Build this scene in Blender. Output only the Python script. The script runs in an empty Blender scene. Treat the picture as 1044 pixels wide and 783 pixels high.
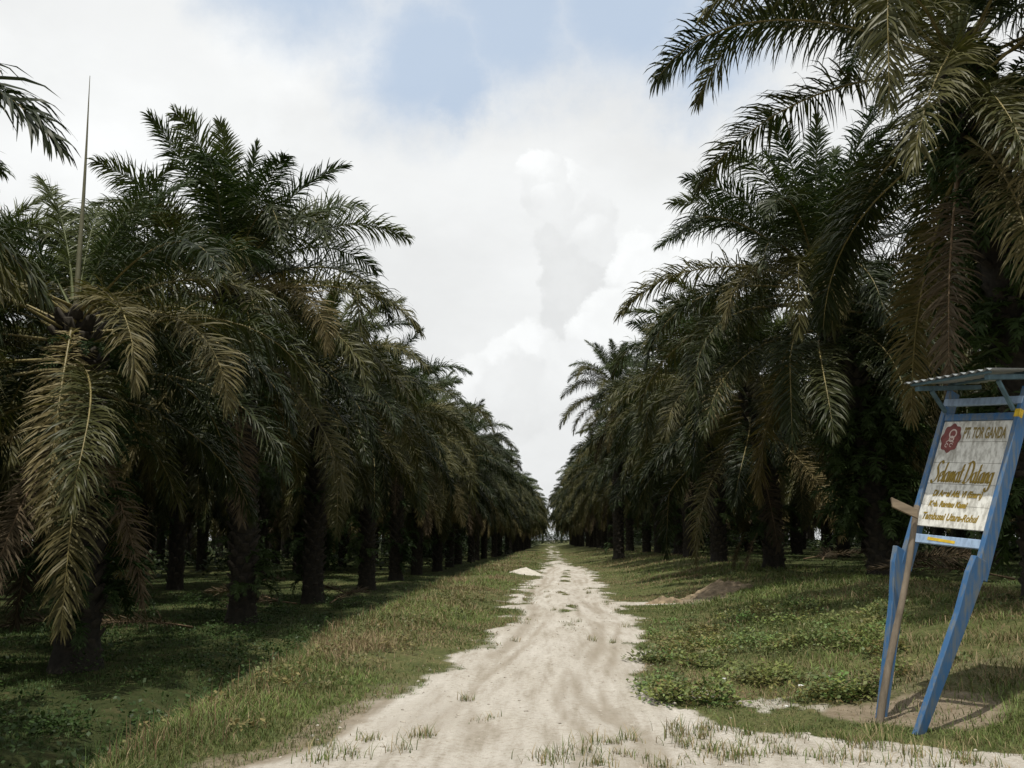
import bpy, bmesh, math, random
import numpy as np
from mathutils import Vector, Matrix, Euler

random.seed(7)
rng = np.random.default_rng(11)
R = math.radians
C = bpy.context.scene.collection
SC = bpy.context.scene

# ------------------------------------------------------------------ camera
CAM_H = 1.6
FPX = 1000.0
PITCH = math.atan((550 - 391.5) / FPX)
YAW = math.atan(41 / FPX * math.cos(PITCH))
cam_d = bpy.data.cameras.new('camera')
cam_d.sensor_width = 36.0
cam_d.lens = 36.0 * FPX / 1044
cam_d.clip_start = 0.1
cam_d.clip_end = 5000
cam = bpy.data.objects.new('camera', cam_d)
C.objects.link(cam)
cam.location = (0, 0, CAM_H)
cam.rotation_euler = (R(90) + PITCH, 0, YAW)
SC.camera = cam
CM = Euler((R(90) + PITCH, 0, YAW)).to_matrix()


def ray(px, py):
    return CM @ Vector(((px - 522) / FPX, -(py - 391.5) / FPX, -1.0))


def P(px, py, depth):
    """point of the place seen at a photograph pixel, at a distance along the track"""
    d = ray(px, py)
    return Vector((0, 0, CAM_H)) + d * (depth / d.y)


# ------------------------------------------------------------------ noise
def _hash(ix, iy, seed):
    h = (ix.astype(np.int64) * 374761393 + iy.astype(np.int64) * 668265263 + seed * 1442695041) & 0xffffffff
    h = ((h ^ (h >> 13)) * 1274126177) & 0xffffffff
    h = h ^ (h >> 16)
    return (h & 0xffff) / 65535.0


def vnoise(x, y, s=1.0, seed=0):
    x = np.asarray(x, float) / s
    y = np.asarray(y, float) / s
    ix = np.floor(x); iy = np.floor(y)
    fx = x - ix; fy = y - iy
    fx = fx * fx * (3 - 2 * fx); fy = fy * fy * (3 - 2 * fy)
    a = _hash(ix, iy, seed); b = _hash(ix + 1, iy, seed)
    c = _hash(ix, iy + 1, seed); d = _hash(ix + 1, iy + 1, seed)
    return (a + (b - a) * fx) * (1 - fy) + (c + (d - c) * fx) * fy


def fbm(x, y, s=1.0, seed=0, o=4):
    v = 0; a = .5; t = 0
    for k in range(o):
        v = v + a * vnoise(x, y, s / 2 ** k, seed + k * 17)
        t += a; a *= .5
    return v / t


def sstep(a, b, x):
    t = np.clip((np.asarray(x, float) - a) / (b - a), 0, 1)
    return t * t * (3 - 2 * t)


# ------------------------------------------------------------------ terrain functions
XL = np.array([(-30, -40), (5, -3.2), (6.9, -2.2), (8.5, -1.85), (10.7, -1.5), (16, -1.12), (25, -1.05), (32, -1.1), (45, -.9), (58, -.45), (73, -.32), (100, -.25), (160, -.2), (600, -.3)], float)
XR = np.array([(-30, 40), (6.6, 30), (7.4, 7.5), (7.9, 3.6), (8.5, 2.1), (9.3, 1.5), (10.2, 1.15), (11.4, 1.05), (17.8, 1.6), (27, 1.5), (32, 1.6), (42, 1.8), (56, 2.1), (62, 1.2), (73, .72), (100, .5), (160, .35), (600, .3)], float)


def xl(y): return np.interp(y, XL[:, 0], XL[:, 1])
def xr(y): return np.interp(y, XR[:, 0], XR[:, 1])


def sand_mask(x, y):
    x = np.asarray(x, float); y = np.asarray(y, float)
    n = fbm(x, y, .9, 3, 4) - .5
    n2 = fbm(x, y * .5, .22, 33, 3) - .5
    w = np.clip(.10 + .012 * y, .1, .5)
    a = sstep(-w, w, x - xl(y) + n * (.7 + .02 * y) + n2 * .35)
    b = sstep(-w, w, xr(y) - x + n * (.9 + .012 * y) + n2 * .5)
    m = a * b
    # strip of grass between the wheel tracks
    cs = (xl(y) + xr(y)) / 2 + .12
    strip = np.exp(-((x - cs) / .26) ** 2) * sstep(15, 22, y) * sstep(.44, .56, fbm(x * 2, y, 1.6, 71, 3))
    m = m * (1 - .9 * strip)
    # patchy grass on the left shoulder further off
    m = m * (1 - .75 * sstep(.5, .62, fbm(x, y * .45, 1.3, 91, 3)) * sstep(.9, .2, x - xl(y)) * sstep(13, 18, y))
    # sandy spur to the soil heap on the right
    yc = 25.4 + .25 * np.sin(x * 1.4)
    sp = np.exp(-((y - yc) / (.75 + .25 * n)) ** 2) * sstep(1.1, 1.6, x) * sstep(5.2, 3.4, x)
    m = np.maximum(m, .85 * sstep(.35, .7, sp + n * .4))
    # pale sand strewn at the verge in front of the weeds
    sp2 = np.exp(-((y - (11.0 - .75 * (x - 1.0))) / .45) ** 2) * sstep(.9, 1.3, x) * sstep(3.4, 2.4, x)
    m = np.maximum(m, .62 * sstep(.5, .9, sp2 + n2 * 1.8))
    # sand near the feet of the board
    return np.clip(m, 0, 1)


def dirt_mask(x, y):
    """brown bare soil"""
    n = fbm(x, y, .8, 5, 4) - .5
    d = sstep(.36, .12, np.abs(x - xl(y) + .14 + n * .5)) * sstep(15, 9, y) * sstep(4, 6, y) * .6
    e = ((x - 4.3) / 1.7) ** 2 + ((y - 10.6) / 1.5) ** 2
    d = np.maximum(d, .42 * sstep(1.2, .5, e + n * 1.6))
    e = ((x - 3.7) / .9) ** 2 + ((y - 25.5) / 1.6) ** 2
    d = np.maximum(d, .9 * sstep(1.3, .5, e + n * 1.4))
    e = ((x - 3.3) / .8) ** 2 + ((y - 9.4) / .7) ** 2
    d = np.maximum(d, .8 * sstep(1.2, .5, e + n * 1.2))
    for mx_, my_, rx, ry, a in ((.95, 13.5, .42, 3.2, .34), (-.6, 11.0, .5, 1.2, .22), (.2, 9.2, .5, .9, .16), (.9, 22, .5, 2.5, .35), (-1.2, 9.6, .4, 1.6, .4)):
        e = ((x - mx_ - .08 * (y - my_) * 0) / rx) ** 2 + ((y - my_) / ry) ** 2
        d = np.maximum(d, a * sstep(1.4, .3, e + n * 1.6))
    return np.clip(d, 0, 1)


def hz(x, y):
    x = np.asarray(x, float); y = np.asarray(y, float)
    n1 = fbm(x, y, 3.5, 21, 4) - .5
    n2 = fbm(x, y, .6, 22, 3) - .5
    L = xl(y)
    # left bank, crest, ditch, plantation floor
    crest = np.interp(y, [0, 7, 16, 40], [-2.9, -3.05, -3.55, -3.85]) + .35 * (vnoise(y, y * 0, 5, 40) - .5)
    t = crest - x
    z = .10 * sstep(0, 1.2, L - x) + .10 * sstep(L - .6, crest, x) * 0
    z = z + .10 * sstep(-.9, -.1, -np.abs(t + .2)) * 0
    z = z - .92 * sstep(-.05, 1.15, t)
    z = z + .24 * sstep(1.4, 2.6, t)
    # right side rises to the plantation
    Rr = np.minimum(xr(y), 3.2)
    z = z + .62 * sstep(Rr + .6, 7.2, x) * sstep(6.2, 11, y + (x - 2) * .4) * (x > 0)
    wild = 1 - sand_mask(x, y) * (np.abs(x) < 8)
    side = sstep(.3, 2.2, np.maximum(L - x, x - xr(y)))
    z = z + n1 * .30 * side + n2 * (.018 + .07 * wild * side)
    # wheel ruts of the track
    c = (L + np.minimum(xr(y), 2)) / 2
    for off in (-.62, .7):
        z = z - .035 * np.exp(-((x - c - off - .12 * np.sin(y * .35)) / .2) ** 2)
    z = z + .03 * np.exp(-((x - c - .05) / .25) ** 2) * sstep(10, 16, y)
    z = z + (fbm(x, y, .17, 55, 2) - .5) * .022
    return z


def hz1(x, y): return float(hz(np.array([x]), np.array([y]))[0])


# ------------------------------------------------------------------ materials
def newmat(name):
    m = bpy.data.materials.new(name)
    m.use_nodes = True
    nt = m.node_tree
    b = nt.nodes['Principled BSDF']
    return m, nt, b


def N(nt, t, **k):
    n = nt.nodes.new(t)
    for a, v in k.items():
        if a == 'inp':
            for kk, vv in v.items():
                n.inputs[kk].default_value = vv
        else:
            setattr(n, a, v)
    return n


def ramp(nt, stops, interp='LINEAR'):
    r = nt.nodes.new('ShaderNodeValToRGB')
    r.color_ramp.interpolation = interp
    e = r.color_ramp.elements
    while len(e) < len(stops):
        e.new(.5)
    for s, (p, c) in zip(e, stops):
        s.position = p
        s.color = (*c, 1)
    return r


def mixc(nt, fac, a, b, mode='MIX'):
    m = nt.nodes.new('ShaderNodeMix')
    m.data_type = 'RGBA'
    m.blend_type = mode
    L = nt.links.new
    for sock, v in ((m.inputs[0], fac), (m.inputs[6], a), (m.inputs[7], b)):
        if isinstance(v, bpy.types.NodeSocket):
            L(v, sock)
        elif isinstance(v, (int, float)):
            sock.default_value = v
        else:
            sock.default_value = (*v, 1)
    return m.outputs[2]


def leaf_mat(name, c0, c1, c2, rough=.42, trans=.22):
    m, nt, b = newmat(name)
    L = nt.links.new
    oi = N(nt, 'ShaderNodeObjectInfo')
    geo = N(nt, 'ShaderNodeTexCoord')
    no = N(nt, 'ShaderNodeTexNoise', inp={'Scale': 1.1, 'Detail': 3.0})
    L(geo.outputs['Object'], no.inputs['Vector'])
    no2 = N(nt, 'ShaderNodeTexNoise', inp={'Scale': 14.0, 'Detail': 2.0})
    L(geo.outputs['Object'], no2.inputs['Vector'])
    ad = N(nt, 'ShaderNodeMath', operation='MULTIPLY_ADD', inp={1: .55, 2: -.05})
    L(oi.outputs['Random'], ad.inputs[0])
    ad2 = N(nt, 'ShaderNodeMath', operation='MULTIPLY_ADD', inp={1: .5})
    L(no.outputs['Fac'], ad2.inputs[0]); L(ad.outputs[0], ad2.inputs[2])
    ad3 = N(nt, 'ShaderNodeMath', operation='MULTIPLY_ADD', inp={1: .35})
    L(no2.outputs['Fac'], ad3.inputs[0]); L(ad2.outputs[0], ad3.inputs[2])
    r = ramp(nt, [(.30, c0), (.58, c1), (.88, c2)])
    L(ad3.outputs[0], r.inputs['Fac'])
    L(r.outputs['Color'], b.inputs['Base Color'])
    b.inputs['Roughness'].default_value = rough
    b.inputs['Specular IOR Level'].default_value = .20
    tr = N(nt, 'ShaderNodeBsdfTranslucent')
    tc = mixc(nt, 1.0, r.outputs['Color'], (1.0, 1.15, .5), 'MULTIPLY')
    L(tc, tr.inputs['Color'])
    mx = N(nt, 'ShaderNodeMixShader', inp={0: trans})
    L(b.outputs[0], mx.inputs[1]); L(tr.outputs[0], mx.inputs[2])
    L(mx.outputs[0], nt.nodes['Material Output'].inputs['Surface'])
    return m


M = {}
M['leaf_young'] = leaf_mat('palm_leaf_young', (.016, .030, .008), (.028, .046, .012), (.066, .080, .024), .46, .17)
M['leaf_mature'] = leaf_mat('palm_leaf_mature', (.014, .022, .007), (.026, .035, .011), (.080, .076, .026), .48, .14)
M['leaf_old'] = leaf_mat('palm_leaf_old', (.040, .043, .014), (.085, .076, .029), (.150, .120, .050), .55, .16)
M['leaf_dead'] = leaf_mat('palm_leaf_dry', (.040, .031, .018), (.062, .046, .026), (.10, .075, .043), .7, .1)


M['leaf_sunlit'] = leaf_mat('palm_leaf_sunlit', (.105, .095, .040), (.165, .138, .062), (.24, .19, .09), .55, .15)  # old leaf tint brightened, sunlight painted into the hanging frond's colour


def simple(name, col, rough=.7, var=.35, scale=8.0, bump=0.0, stretch=(1, 1, 1), spec=.3):
    m, nt, b = newmat(name)
    L = nt.links.new
    tc = N(nt, 'ShaderNodeTexCoord')
    mp = N(nt, 'ShaderNodeMapping')
    mp.inputs['Scale'].default_value = stretch
    L(tc.outputs['Object'], mp.inputs['Vector'])
    no = N(nt, 'ShaderNodeTexNoise', inp={'Scale': scale, 'Detail': 5.0, 'Roughness': .65})
    L(mp.outputs[0], no.inputs['Vector'])
    lo = tuple(c * (1 - var) for c in col); hi = tuple(min(1, c * (1 + var)) for c in col)
    r = ramp(nt, [(.3, lo), (.7, hi)])
    L(no.outputs['Fac'], r.inputs['Fac'])
    L(r.outputs['Color'], b.inputs['Base Color'])
    b.inputs['Roughness'].default_value = rough
    b.inputs['Specular IOR Level'].default_value = spec
    if bump:
        bp = N(nt, 'ShaderNodeBump', inp={'Strength': bump, 'Distance': .02})
        L(no.outputs['Fac'], bp.inputs['Height'])
        L(bp.outputs[0], b.inputs['Normal'])
    return m


M['rachis'] = simple('palm_rachis', (.20, .165, .065), .5, .3, 3, 0)
M['rachis_green'] = simple('palm_rachis_green', (.10, .115, .045), .5, .3, 3, 0)
M['rachis_dead'] = simple('palm_rachis_dry', (.13, .09, .05), .8, .3, 5, 0)
M['spear'] = simple('palm_spear', (.13, .125, .075), .6, .3, 4, 0)
M['trunk'] = simple('palm_trunk_bark', (.022, .019, .014), .9, .6, 9, .8)
M['stub'] = simple('palm_leaf_base', (.030, .025, .017), .9, .5, 11, .6)
M['fern'] = leaf_mat('fern_leaf', (.016, .032, .009), (.025, .046, .012), (.045, .07, .02), .6, .2)
M['pole_wood'] = simple('weathered_pole_wood', (.15, .122, .09), .85, .35, 16, .6, (1, 1, .12))
M['plank_wood'] = simple('weathered_plank_wood', (.16, .125, .085), .85, .35, 14, .4, (.15, 1, 1))
M['soil'] = simple('brown_soil', (.22, .17, .11), .95, .55, 7, 1.0)
M['sandpile'] = simple('pale_sand', (.46, .43, .37), .95, .15, 9, .5)
M['pebble'] = simple('pebble', (.36, .33, .28), .9, .4, 20, 0)
M['litter'] = simple('pale_litter', (.6, .6, .58), .6, .2, 20, 0)


def col_attr_mat(name, rough=.6, trans=.2, attr='Col'):
    m, nt, b = newmat(name)
    L = nt.links.new
    a = N(nt, 'ShaderNodeAttribute', attribute_name=attr)
    L(a.outputs['Color'], b.inputs['Base Color'])
    b.inputs['Roughness'].default_value = rough
    b.inputs['Specular IOR Level'].default_value = .25
    tr = N(nt, 'ShaderNodeBsdfTranslucent')
    L(a.outputs['Color'], tr.inputs['Color'])
    mx = N(nt, 'ShaderNodeMixShader', inp={0: trans})
    L(b.outputs[0], mx.inputs[1]); L(tr.outputs[0], mx.inputs[2])
    L(mx.outputs[0], nt.nodes['Material Output'].inputs['Surface'])
    return m


M['grass'] = col_attr_mat('grass_blades', .6, .25)
M['weed'] = col_attr_mat('weed_leaves', .5, .25)


def ground_mat():
    m, nt, b = newmat('sandy_ground')
    L = nt.links.new
    a = N(nt, 'ShaderNodeAttribute', attribute_name='Mask')
    sep = N(nt, 'ShaderNodeSeparateColor')
    L(a.outputs['Color'], sep.inputs[0])
    tc = N(nt, 'ShaderNodeTexCoord')
    pos = tc.outputs['Object']

    def noise(scale, det=5.0, rough=.6, st=(1, 1, 1)):
        mp = N(nt, 'ShaderNodeMapping'); mp.inputs['Scale'].default_value = st
        L(pos, mp.inputs['Vector'])
        n = N(nt, 'ShaderNodeTexNoise', inp={'Scale': scale, 'Detail': det, 'Roughness': rough})
        L(mp.outputs[0], n.inputs['Vector'])
        return n.outputs['Fac']
    # sand: pale, with wheel-smeared darker streaks and grains
    big = noise(.55, 5, .6, (1.6, .45, 1)); mid = noise(2.4, 6, .6, (2.6, .28, 1)); fine = noise(17, 7, .75); grain = noise(90, 5, .75)
    s1 = ramp(nt, [(.30, (.40, .372, .32)), (.50, (.48, .455, .41)), (.68, (.54, .52, .48))])
    L(big, s1.inputs['Fac'])
    s2 = ramp(nt, [(.30, (.70, .67, .62)), (.50, (.95, .94, .93)), (.7, (1.08, 1.08, 1.08))]); L(mid, s2.inputs['Fac'])
    s3 = ramp(nt, [(.30, (.52, .48, .42)), (.43, (.86, .84, .81)), (.52, (1.0, 1.0, 1.0)), (.75, (1.10, 1.10, 1.10))]); L(fine, s3.inputs['Fac'])
    s4 = ramp(nt, [(.3, (.62, .60, .57)), (.6, (1.10, 1.10, 1.10))]); L(grain, s4.inputs['Fac'])
    sand = mixc(nt, 1.0, s1.outputs[0], s2.outputs[0], 'MULTIPLY')
    sand = mixc(nt, .8, sand, s3.outputs[0], 'MULTIPLY')
    sand = mixc(nt, .6, sand, s4.outputs[0], 'MULTIPLY')
    # soil under the grass, leaf litter
    g1 = ramp(nt, [(.3, (.050, .062, .021)), (.5, (.088, .096, .036)), (.72, (.160, .140, .068))])
    L(noise(1.3, 6, .7), g1.inputs['Fac'])
    g2 = ramp(nt, [(.3, (.55, .55, .55)), (.7, (1.3, 1.3, 1.3))]); L(noise(22, 4, .7), g2.inputs['Fac'])
    gsoil = mixc(nt, 1.0, g1.outputs[0], g2.outputs[0], 'MULTIPLY')
    # bare brown soil
    d1 = ramp(nt, [(.3, (.15, .12, .082)), (.7, (.27, .225, .165))]); L(noise(4.5, 6, .7), d1.inputs['Fac'])
    dirt = mixc(nt, .7, d1.outputs[0], s3.outputs[0], 'MULTIPLY')
    wob = N(nt, 'ShaderNodeMath', operation='MULTIPLY_ADD', inp={1: .7, 2: -.35}); L(fine, wob.inputs[0])

    def soft(chan):
        ad = N(nt, 'ShaderNodeMath', operation='ADD'); L(chan, ad.inputs[0]); L(wob.outputs[0], ad.inputs[1])
        mr = N(nt, 'ShaderNodeMapRange', interpolation_type='SMOOTHSTEP', inp={1: .25, 2: .75}); L(ad.outputs[0], mr.inputs[0])
        return mr.outputs[0]
    f1_ = ramp(nt, [(.3, (.018, .026, .009)), (.55, (.040, .048, .017)), (.75, (.085, .072, .036))]); L(noise(1.7, 6, .7), f1_.inputs['Fac'])  # green floor cover, its colour darkened to deepen the shade under the palms
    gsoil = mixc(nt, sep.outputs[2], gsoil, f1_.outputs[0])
    tk = N(nt, 'ShaderNodeMath', operation='MULTIPLY_ADD', inp={1: -.7, 2: .7}); L(a.outputs['Alpha'], tk.inputs[0])
    sand = mixc(nt, tk.outputs[0], sand, (.25, .215, .165))
    base = mixc(nt, soft(sep.outputs[0]), gsoil, sand)
    base = mixc(nt, soft(sep.outputs[1]), base, dirt)
    L(base, b.inputs['Base Color'])
    b.inputs['Roughness'].default_value = .95
    b.inputs['Specular IOR Level'].default_value = .1
    h0 = N(nt, 'ShaderNodeMath', operation='MULTIPLY_ADD', inp={1: .5}); L(mid, h0.inputs[0]); L(fine, h0.inputs[2])
    h = N(nt, 'ShaderNodeMath', operation='MULTIPLY_ADD', inp={1: .45}); L(grain, h.inputs[0]); L(h0.outputs[0], h.inputs[2])
    bp = N(nt, 'ShaderNodeBump', inp={'Strength': .85, 'Distance': .024})
    L(h.outputs[0], bp.inputs['Height']); L(bp.outputs[0], b.inputs['Normal'])
    return m


M['ground'] = ground_mat()


# ------------------------------------------------------------------ object helpers
def link_mesh(name, verts, faces, mats, midx=None, parent=None, smooth=False, cols=None, attr='Col'):
    me = bpy.data.meshes.new(name)
    me.from_pydata(verts, [], faces)
    for m in mats:
        me.materials.append(m)
    if midx is not None:
        me.polygons.foreach_set('material_index', np.asarray(midx, np.int32))
    if smooth:
        me.polygons.foreach_set('use_smooth', np.ones(len(me.polygons), bool))
    if cols is not None:
        at = me.color_attributes.new(attr, 'FLOAT_COLOR', 'POINT')
        at.data.foreach_set('color', np.asarray(cols, np.float32).ravel())
    me.update()
    return link(name, me, parent)


def link(name, me, parent=None):
    o = bpy.data.objects.new(name, me)
    C.objects.link(o)
    if parent is not None:
        o.parent = parent
    return o


def np_mesh(name, V, quads, mats, midx=None, cols=None, smooth=False, tris=None):
    """fast mesh from numpy arrays"""
    me = bpy.data.meshes.new(name)
    nq = len(quads); nt_ = 0 if tris is None else len(tris)
    me.vertices.add(len(V)); me.vertices.foreach_set('co', np.asarray(V, np.float32).ravel())
    loops = np.asarray(quads, np.int32).ravel()
    starts = np.arange(nq) * 4
    if nt_:
        loops = np.concatenate([loops, np.asarray(tris, np.int32).ravel()])
        starts = np.concatenate([starts, nq * 4 + np.arange(nt_) * 3])
    me.loops.add(len(loops)); me.loops.foreach_set('vertex_index', loops.astype(np.int32))
    me.polygons.add(nq + nt_)
    me.polygons.foreach_set('loop_start', starts.astype(np.int32))
    for m in mats:
        me.materials.append(m)
    if midx is not None:
        me.polygons.foreach_set('material_index', np.asarray(midx, np.int32))
    if smooth:
        me.polygons.foreach_set('use_smooth', np.ones(nq + nt_, bool))
    me.update(calc_edges=True)
    if cols is not None:
        at = me.color_attributes.new('Col', 'FLOAT_COLOR', 'POINT')
        at.data.foreach_set('color', np.asarray(cols, np.float32).ravel())
    me.validate()
    return me


def empty(name, loc):
    o = bpy.data.objects.new(name, None)
    C.objects.link(o)
    o.location = loc
    o.empty_display_size = .3
    return o


def tag(o, label=None, cat=None, group=None, kind=None):
    if label: o['label'] = label
    if cat: o['category'] = cat
    if group: o['group'] = group
    if kind: o['kind'] = kind
    return o


# ------------------------------------------------------------------ ground and track
def axis(parts):
    out = []
    for a, b, n in parts:
        out += list(np.linspace(a, b, n, endpoint=False))
    return np.array(out + [parts[-1][1]])


gx = axis([(-900, -120, 12), (-120, -30, 22), (-30, -12, 24), (-12, -6, 26), (-6, 6, 175), (6, 12, 34), (12, 30, 26), (30, 120, 22), (120, 900, 12)])
gy = axis([(-60, 3, 24), (3, 6, 26), (6, 14, 130), (14, 22, 80), (22, 34, 70), (34, 60, 70), (60, 110, 50), (110, 260, 40), (260, 2500, 24)])
GX, GY = np.meshgrid(gx, gy)
GZ = hz(GX.ravel(), GY.ravel())
sm = sand_mask(GX.ravel(), GY.ravel())
dm = dirt_mask(GX.ravel(), GY.ravel())
nx, ny = len(gx), len(gy)
V = np.stack([GX.ravel(), GY.ravel(), GZ], 1)
fx_, fy_ = GX.ravel(), GY.ravel()
floor = np.maximum(sstep(-3.2, -4.2, fx_), sstep(7.2, 10.5, fx_ + (fbm(fx_, fy_, 2.5, 61, 3) - .5) * 3)) * (1 - .8 * sstep(.5, .8, fbm(fx_, fy_, 3.0, 62, 3)))  # where the ground takes green cover plus painted shade under the palms
cr = (xl(fy_) + np.minimum(xr(fy_), 2)) / 2
trk = np.zeros_like(fx_)
for off, wd0, ph in ((-.78, .11, 0), (-.52, .06, 1.3), (.62, .11, .4), (.86, .06, 2.2), (.34, .05, 4)):
    trk = np.maximum(trk, np.exp(-((fx_ - cr - off - .12 * np.sin(fy_ * .35 + ph * .3) - .05 * np.sin(fy_ * .9 + ph)) / wd0) ** 2))
trk = trk * sstep(.35, .6, fbm(fx_ * 2, fy_ * .4, 1.2, 63, 3))
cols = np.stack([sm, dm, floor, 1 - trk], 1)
I = np.arange(nx * ny).reshape(ny, nx)
quads = np.stack([I[:-1, :-1], I[:-1, 1:], I[1:, 1:], I[1:, :-1]], -1).reshape(-1, 4)
fm = sm[quads].mean(1)
fcx = V[quads][:, :, 0].mean(1); fcy = V[quads][:, :, 1].mean(1)
road = (fcx > xl(fcy) - .35) & (fcx < xr(fcy) + .3) & ((fm > .42) | ((fcx > xl(fcy) + .3) & (fcx < xr(fcy) - .3)))


def sub_grid(name, keep):
    q = quads[keep]
    used, inv = np.unique(q, return_inverse=True)
    me = np_mesh(name, V[used], inv.reshape(-1, 4), [M['ground']], smooth=True)
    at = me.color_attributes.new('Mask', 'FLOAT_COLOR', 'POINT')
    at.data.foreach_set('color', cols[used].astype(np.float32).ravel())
    o = link(name, me)
    tag(o, kind='structure')
    return o


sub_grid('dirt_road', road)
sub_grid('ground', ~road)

# ------------------------------------------------------------------ palm fronds
DOWN = np.array([0, 0, -1.0])


def nrm(a):
    return a / np.maximum(np.linalg.norm(a, axis=-1, keepdims=True), 1e-9)


def frond_arrays(e0, droop, L, seed, pairs=165, llen=.85, wid=.030, lg=1.0, petiole=.16, ragged=.0, side=0.0, lift=.25, snap=0.0):
    """one pinnate frond in the XZ plane, leaving the origin along +X at elevation e0 (deg). returns V, quads, midx (0 leaf, 1 rachis)"""
    g = np.random.default_rng(seed)
    n = 60
    s = np.linspace(0, 1, n)
    ang = R(e0) - R(droop) * s ** 1.55
    ang = ang - R(snap) * (s > .58 + .15 * g.random())
    ang = np.maximum(ang, R(-86 + 3 * g.random()))
    sw = R(side) * s ** 1.5
    T = np.stack([np.cos(ang) * np.cos(sw), np.cos(ang) * np.sin(sw), np.sin(ang)], 1)
    pts = np.concatenate([[[0, 0, 0]], np.cumsum((T[:-1] + T[1:]) / 2 * (L / (n - 1)), 0)], 0)
    twist = R(g.normal(0, 14)) * s * 2
    B = nrm(np.cross(T, np.array([0, 0, 1.0])) + 1e-6)      # lateral
    U = np.cross(B, T)                                       # up side of rachis
    Bt = B * np.cos(twist)[:, None] + U * np.sin(twist)[:, None]
    U = np.cross(Bt, T); B = Bt
    Vs, Q, MI = [], [], []
    # rachis, 4-sided and tapering, flattened at the base
    k = 14
    idx = np.linspace(0, n - 1, k).astype(int)
    rb = np.interp(s[idx], [0, .06, .25, .7, 1], [.085, .050, .030, .016, .004])
    rh = np.interp(s[idx], [0, .06, .25, .7, 1], [.045, .035, .026, .014, .004])
    ring = []
    for j, i in enumerate(idx):
        ring.append(np.stack([pts[i] + B[i] * rb[j], pts[i] + U[i] * rh[j], pts[i] - B[i] * rb[j], pts[i] - U[i] * rh[j]], 0))
    base = 0
    Vs.append(np.concatenate(ring, 0))
    for j in range(k - 1):
        for c in range(4):
            a = j * 4 + c; b_ = j * 4 + (c + 1) % 4
            Q.append((a, b_, b_ + 4, a + 4)); MI.append(1)
    base = k * 4
    # leaflets
    m = pairs * 2
    t = petiole + (1 - petiole) * (np.arange(m) // 2 + g.random(m) * .7) / pairs
    t = np.clip(t, petiole, .995)
    sgn = np.where(np.arange(m) % 2 == 0, 1.0, -1.0)
    u = (t - petiole) / (1 - petiole)
    ln = llen * np.interp(u, [0, .06, .2, .45, .75, .93, 1], [.30, .55, .88, 1.0, .82, .5, .34]) * (0.86 + .26 * g.random(m))
    if ragged:
        ln = ln * np.where(g.random(m) < ragged, .25 + .4 * g.random(m), 1)
    fi = t * (n - 1); i0 = np.clip(fi.astype(int), 0, n - 2); fr = (fi - i0)[:, None]
    p = pts[i0] * (1 - fr) + pts[i0 + 1] * fr
    Tt = T[i0]; Bb = B[i0]; Uu = U[i0]
    a = R(1) * (np.interp(u, [0, .3, .8, 1], [78, 66, 48, 22]) + g.normal(0, 9, m))
    el = R(1) * (np.where((np.arange(m) // 2) % 2 == 0, 26, -4) * (lift / .25) + g.normal(0, 18, m))
    lat = Bb * (sgn * np.cos(el))[:, None] + Uu * np.sin(el)[:, None]
    d = nrm(lat * np.sin(a)[:, None] + Tt * np.cos(a)[:, None])
    seg = 4
    cur = p.copy(); dd = d.copy()
    lv = []
    wprof = [.55, 1.0, .95, .62, .06]
    roll = R(1) * g.normal(0, 30, m)
    for k_ in range(seg + 1):
        wd = nrm(Tt - dd * np.sum(Tt * dd, 1, keepdims=True))
        nn = np.cross(dd, wd)
        wd = wd * np.cos(roll)[:, None] + nn * np.sin(roll)[:, None]
        w = wid * wprof[k_] * (.85 + .3 * np.interp(u, [0, .5, 1], [.7, 1, .8]))
        lv.append(cur - wd * w[:, None] * .5); lv.append(cur + wd * w[:, None] * .5)
        cur = cur + dd * (ln / seg)[:, None]
        dd = nrm(dd + DOWN * (lg * (.12 + .20 * k_) * (.75 + .5 * g.random(m)))[:, None])
    A = np.stack(lv, 1)                                      # m, 2*(seg+1), 3
    Vs.append(A.reshape(-1, 3))
    off = base + np.arange(m)[:, None] * (2 * (seg + 1))
    for k_ in range(seg):
        q = np.concatenate([off + 2 * k_, off + 2 * k_ + 1, off + 2 * k_ + 3, off + 2 * k_ + 2], 1)
        Q += [tuple(x) for x in q]
        MI += [0] * m
    return np.concatenate(Vs, 0), np.array(Q, np.int64), np.array(MI, np.int64)


# classes by age: (elevation, droop, length, leaflet length, leaflet gravity, kind)
CLASSES = [
    (84, 18, 3.5, .62, .35, 'young'),
    (72, 40, 4.2, .74, .55, 'young'),
    (60, 58, 4.8, .84, .75, 'young'),
    (48, 70, 5.3, .90, .95, 'young'),
    (40, 74, 5.6, .92, 1.05, 'mature'),
    (28, 82, 5.6, .92, 1.15, 'mature'),
    (15, 84, 5.5, .92, 1.15, 'mature'),
    (2, 78, 5.4, .90, 1.10, 'mature'),
    (-14, 66, 5.2, .88, .95, 'mature'),
    (-36, 48, 4.9, .80, .80, 'old'),
    (-62, 24, 4.5, .66, .60, 'dead'),
]
KMAT = {'young': ('leaf_young', 'rachis_green'), 'mature': ('leaf_mature', 'rachis'), 'old': ('leaf_old', 'rachis'), 'dead': ('leaf_dead', 'rachis_dead')}
FR = {}
FA = {}
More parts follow.
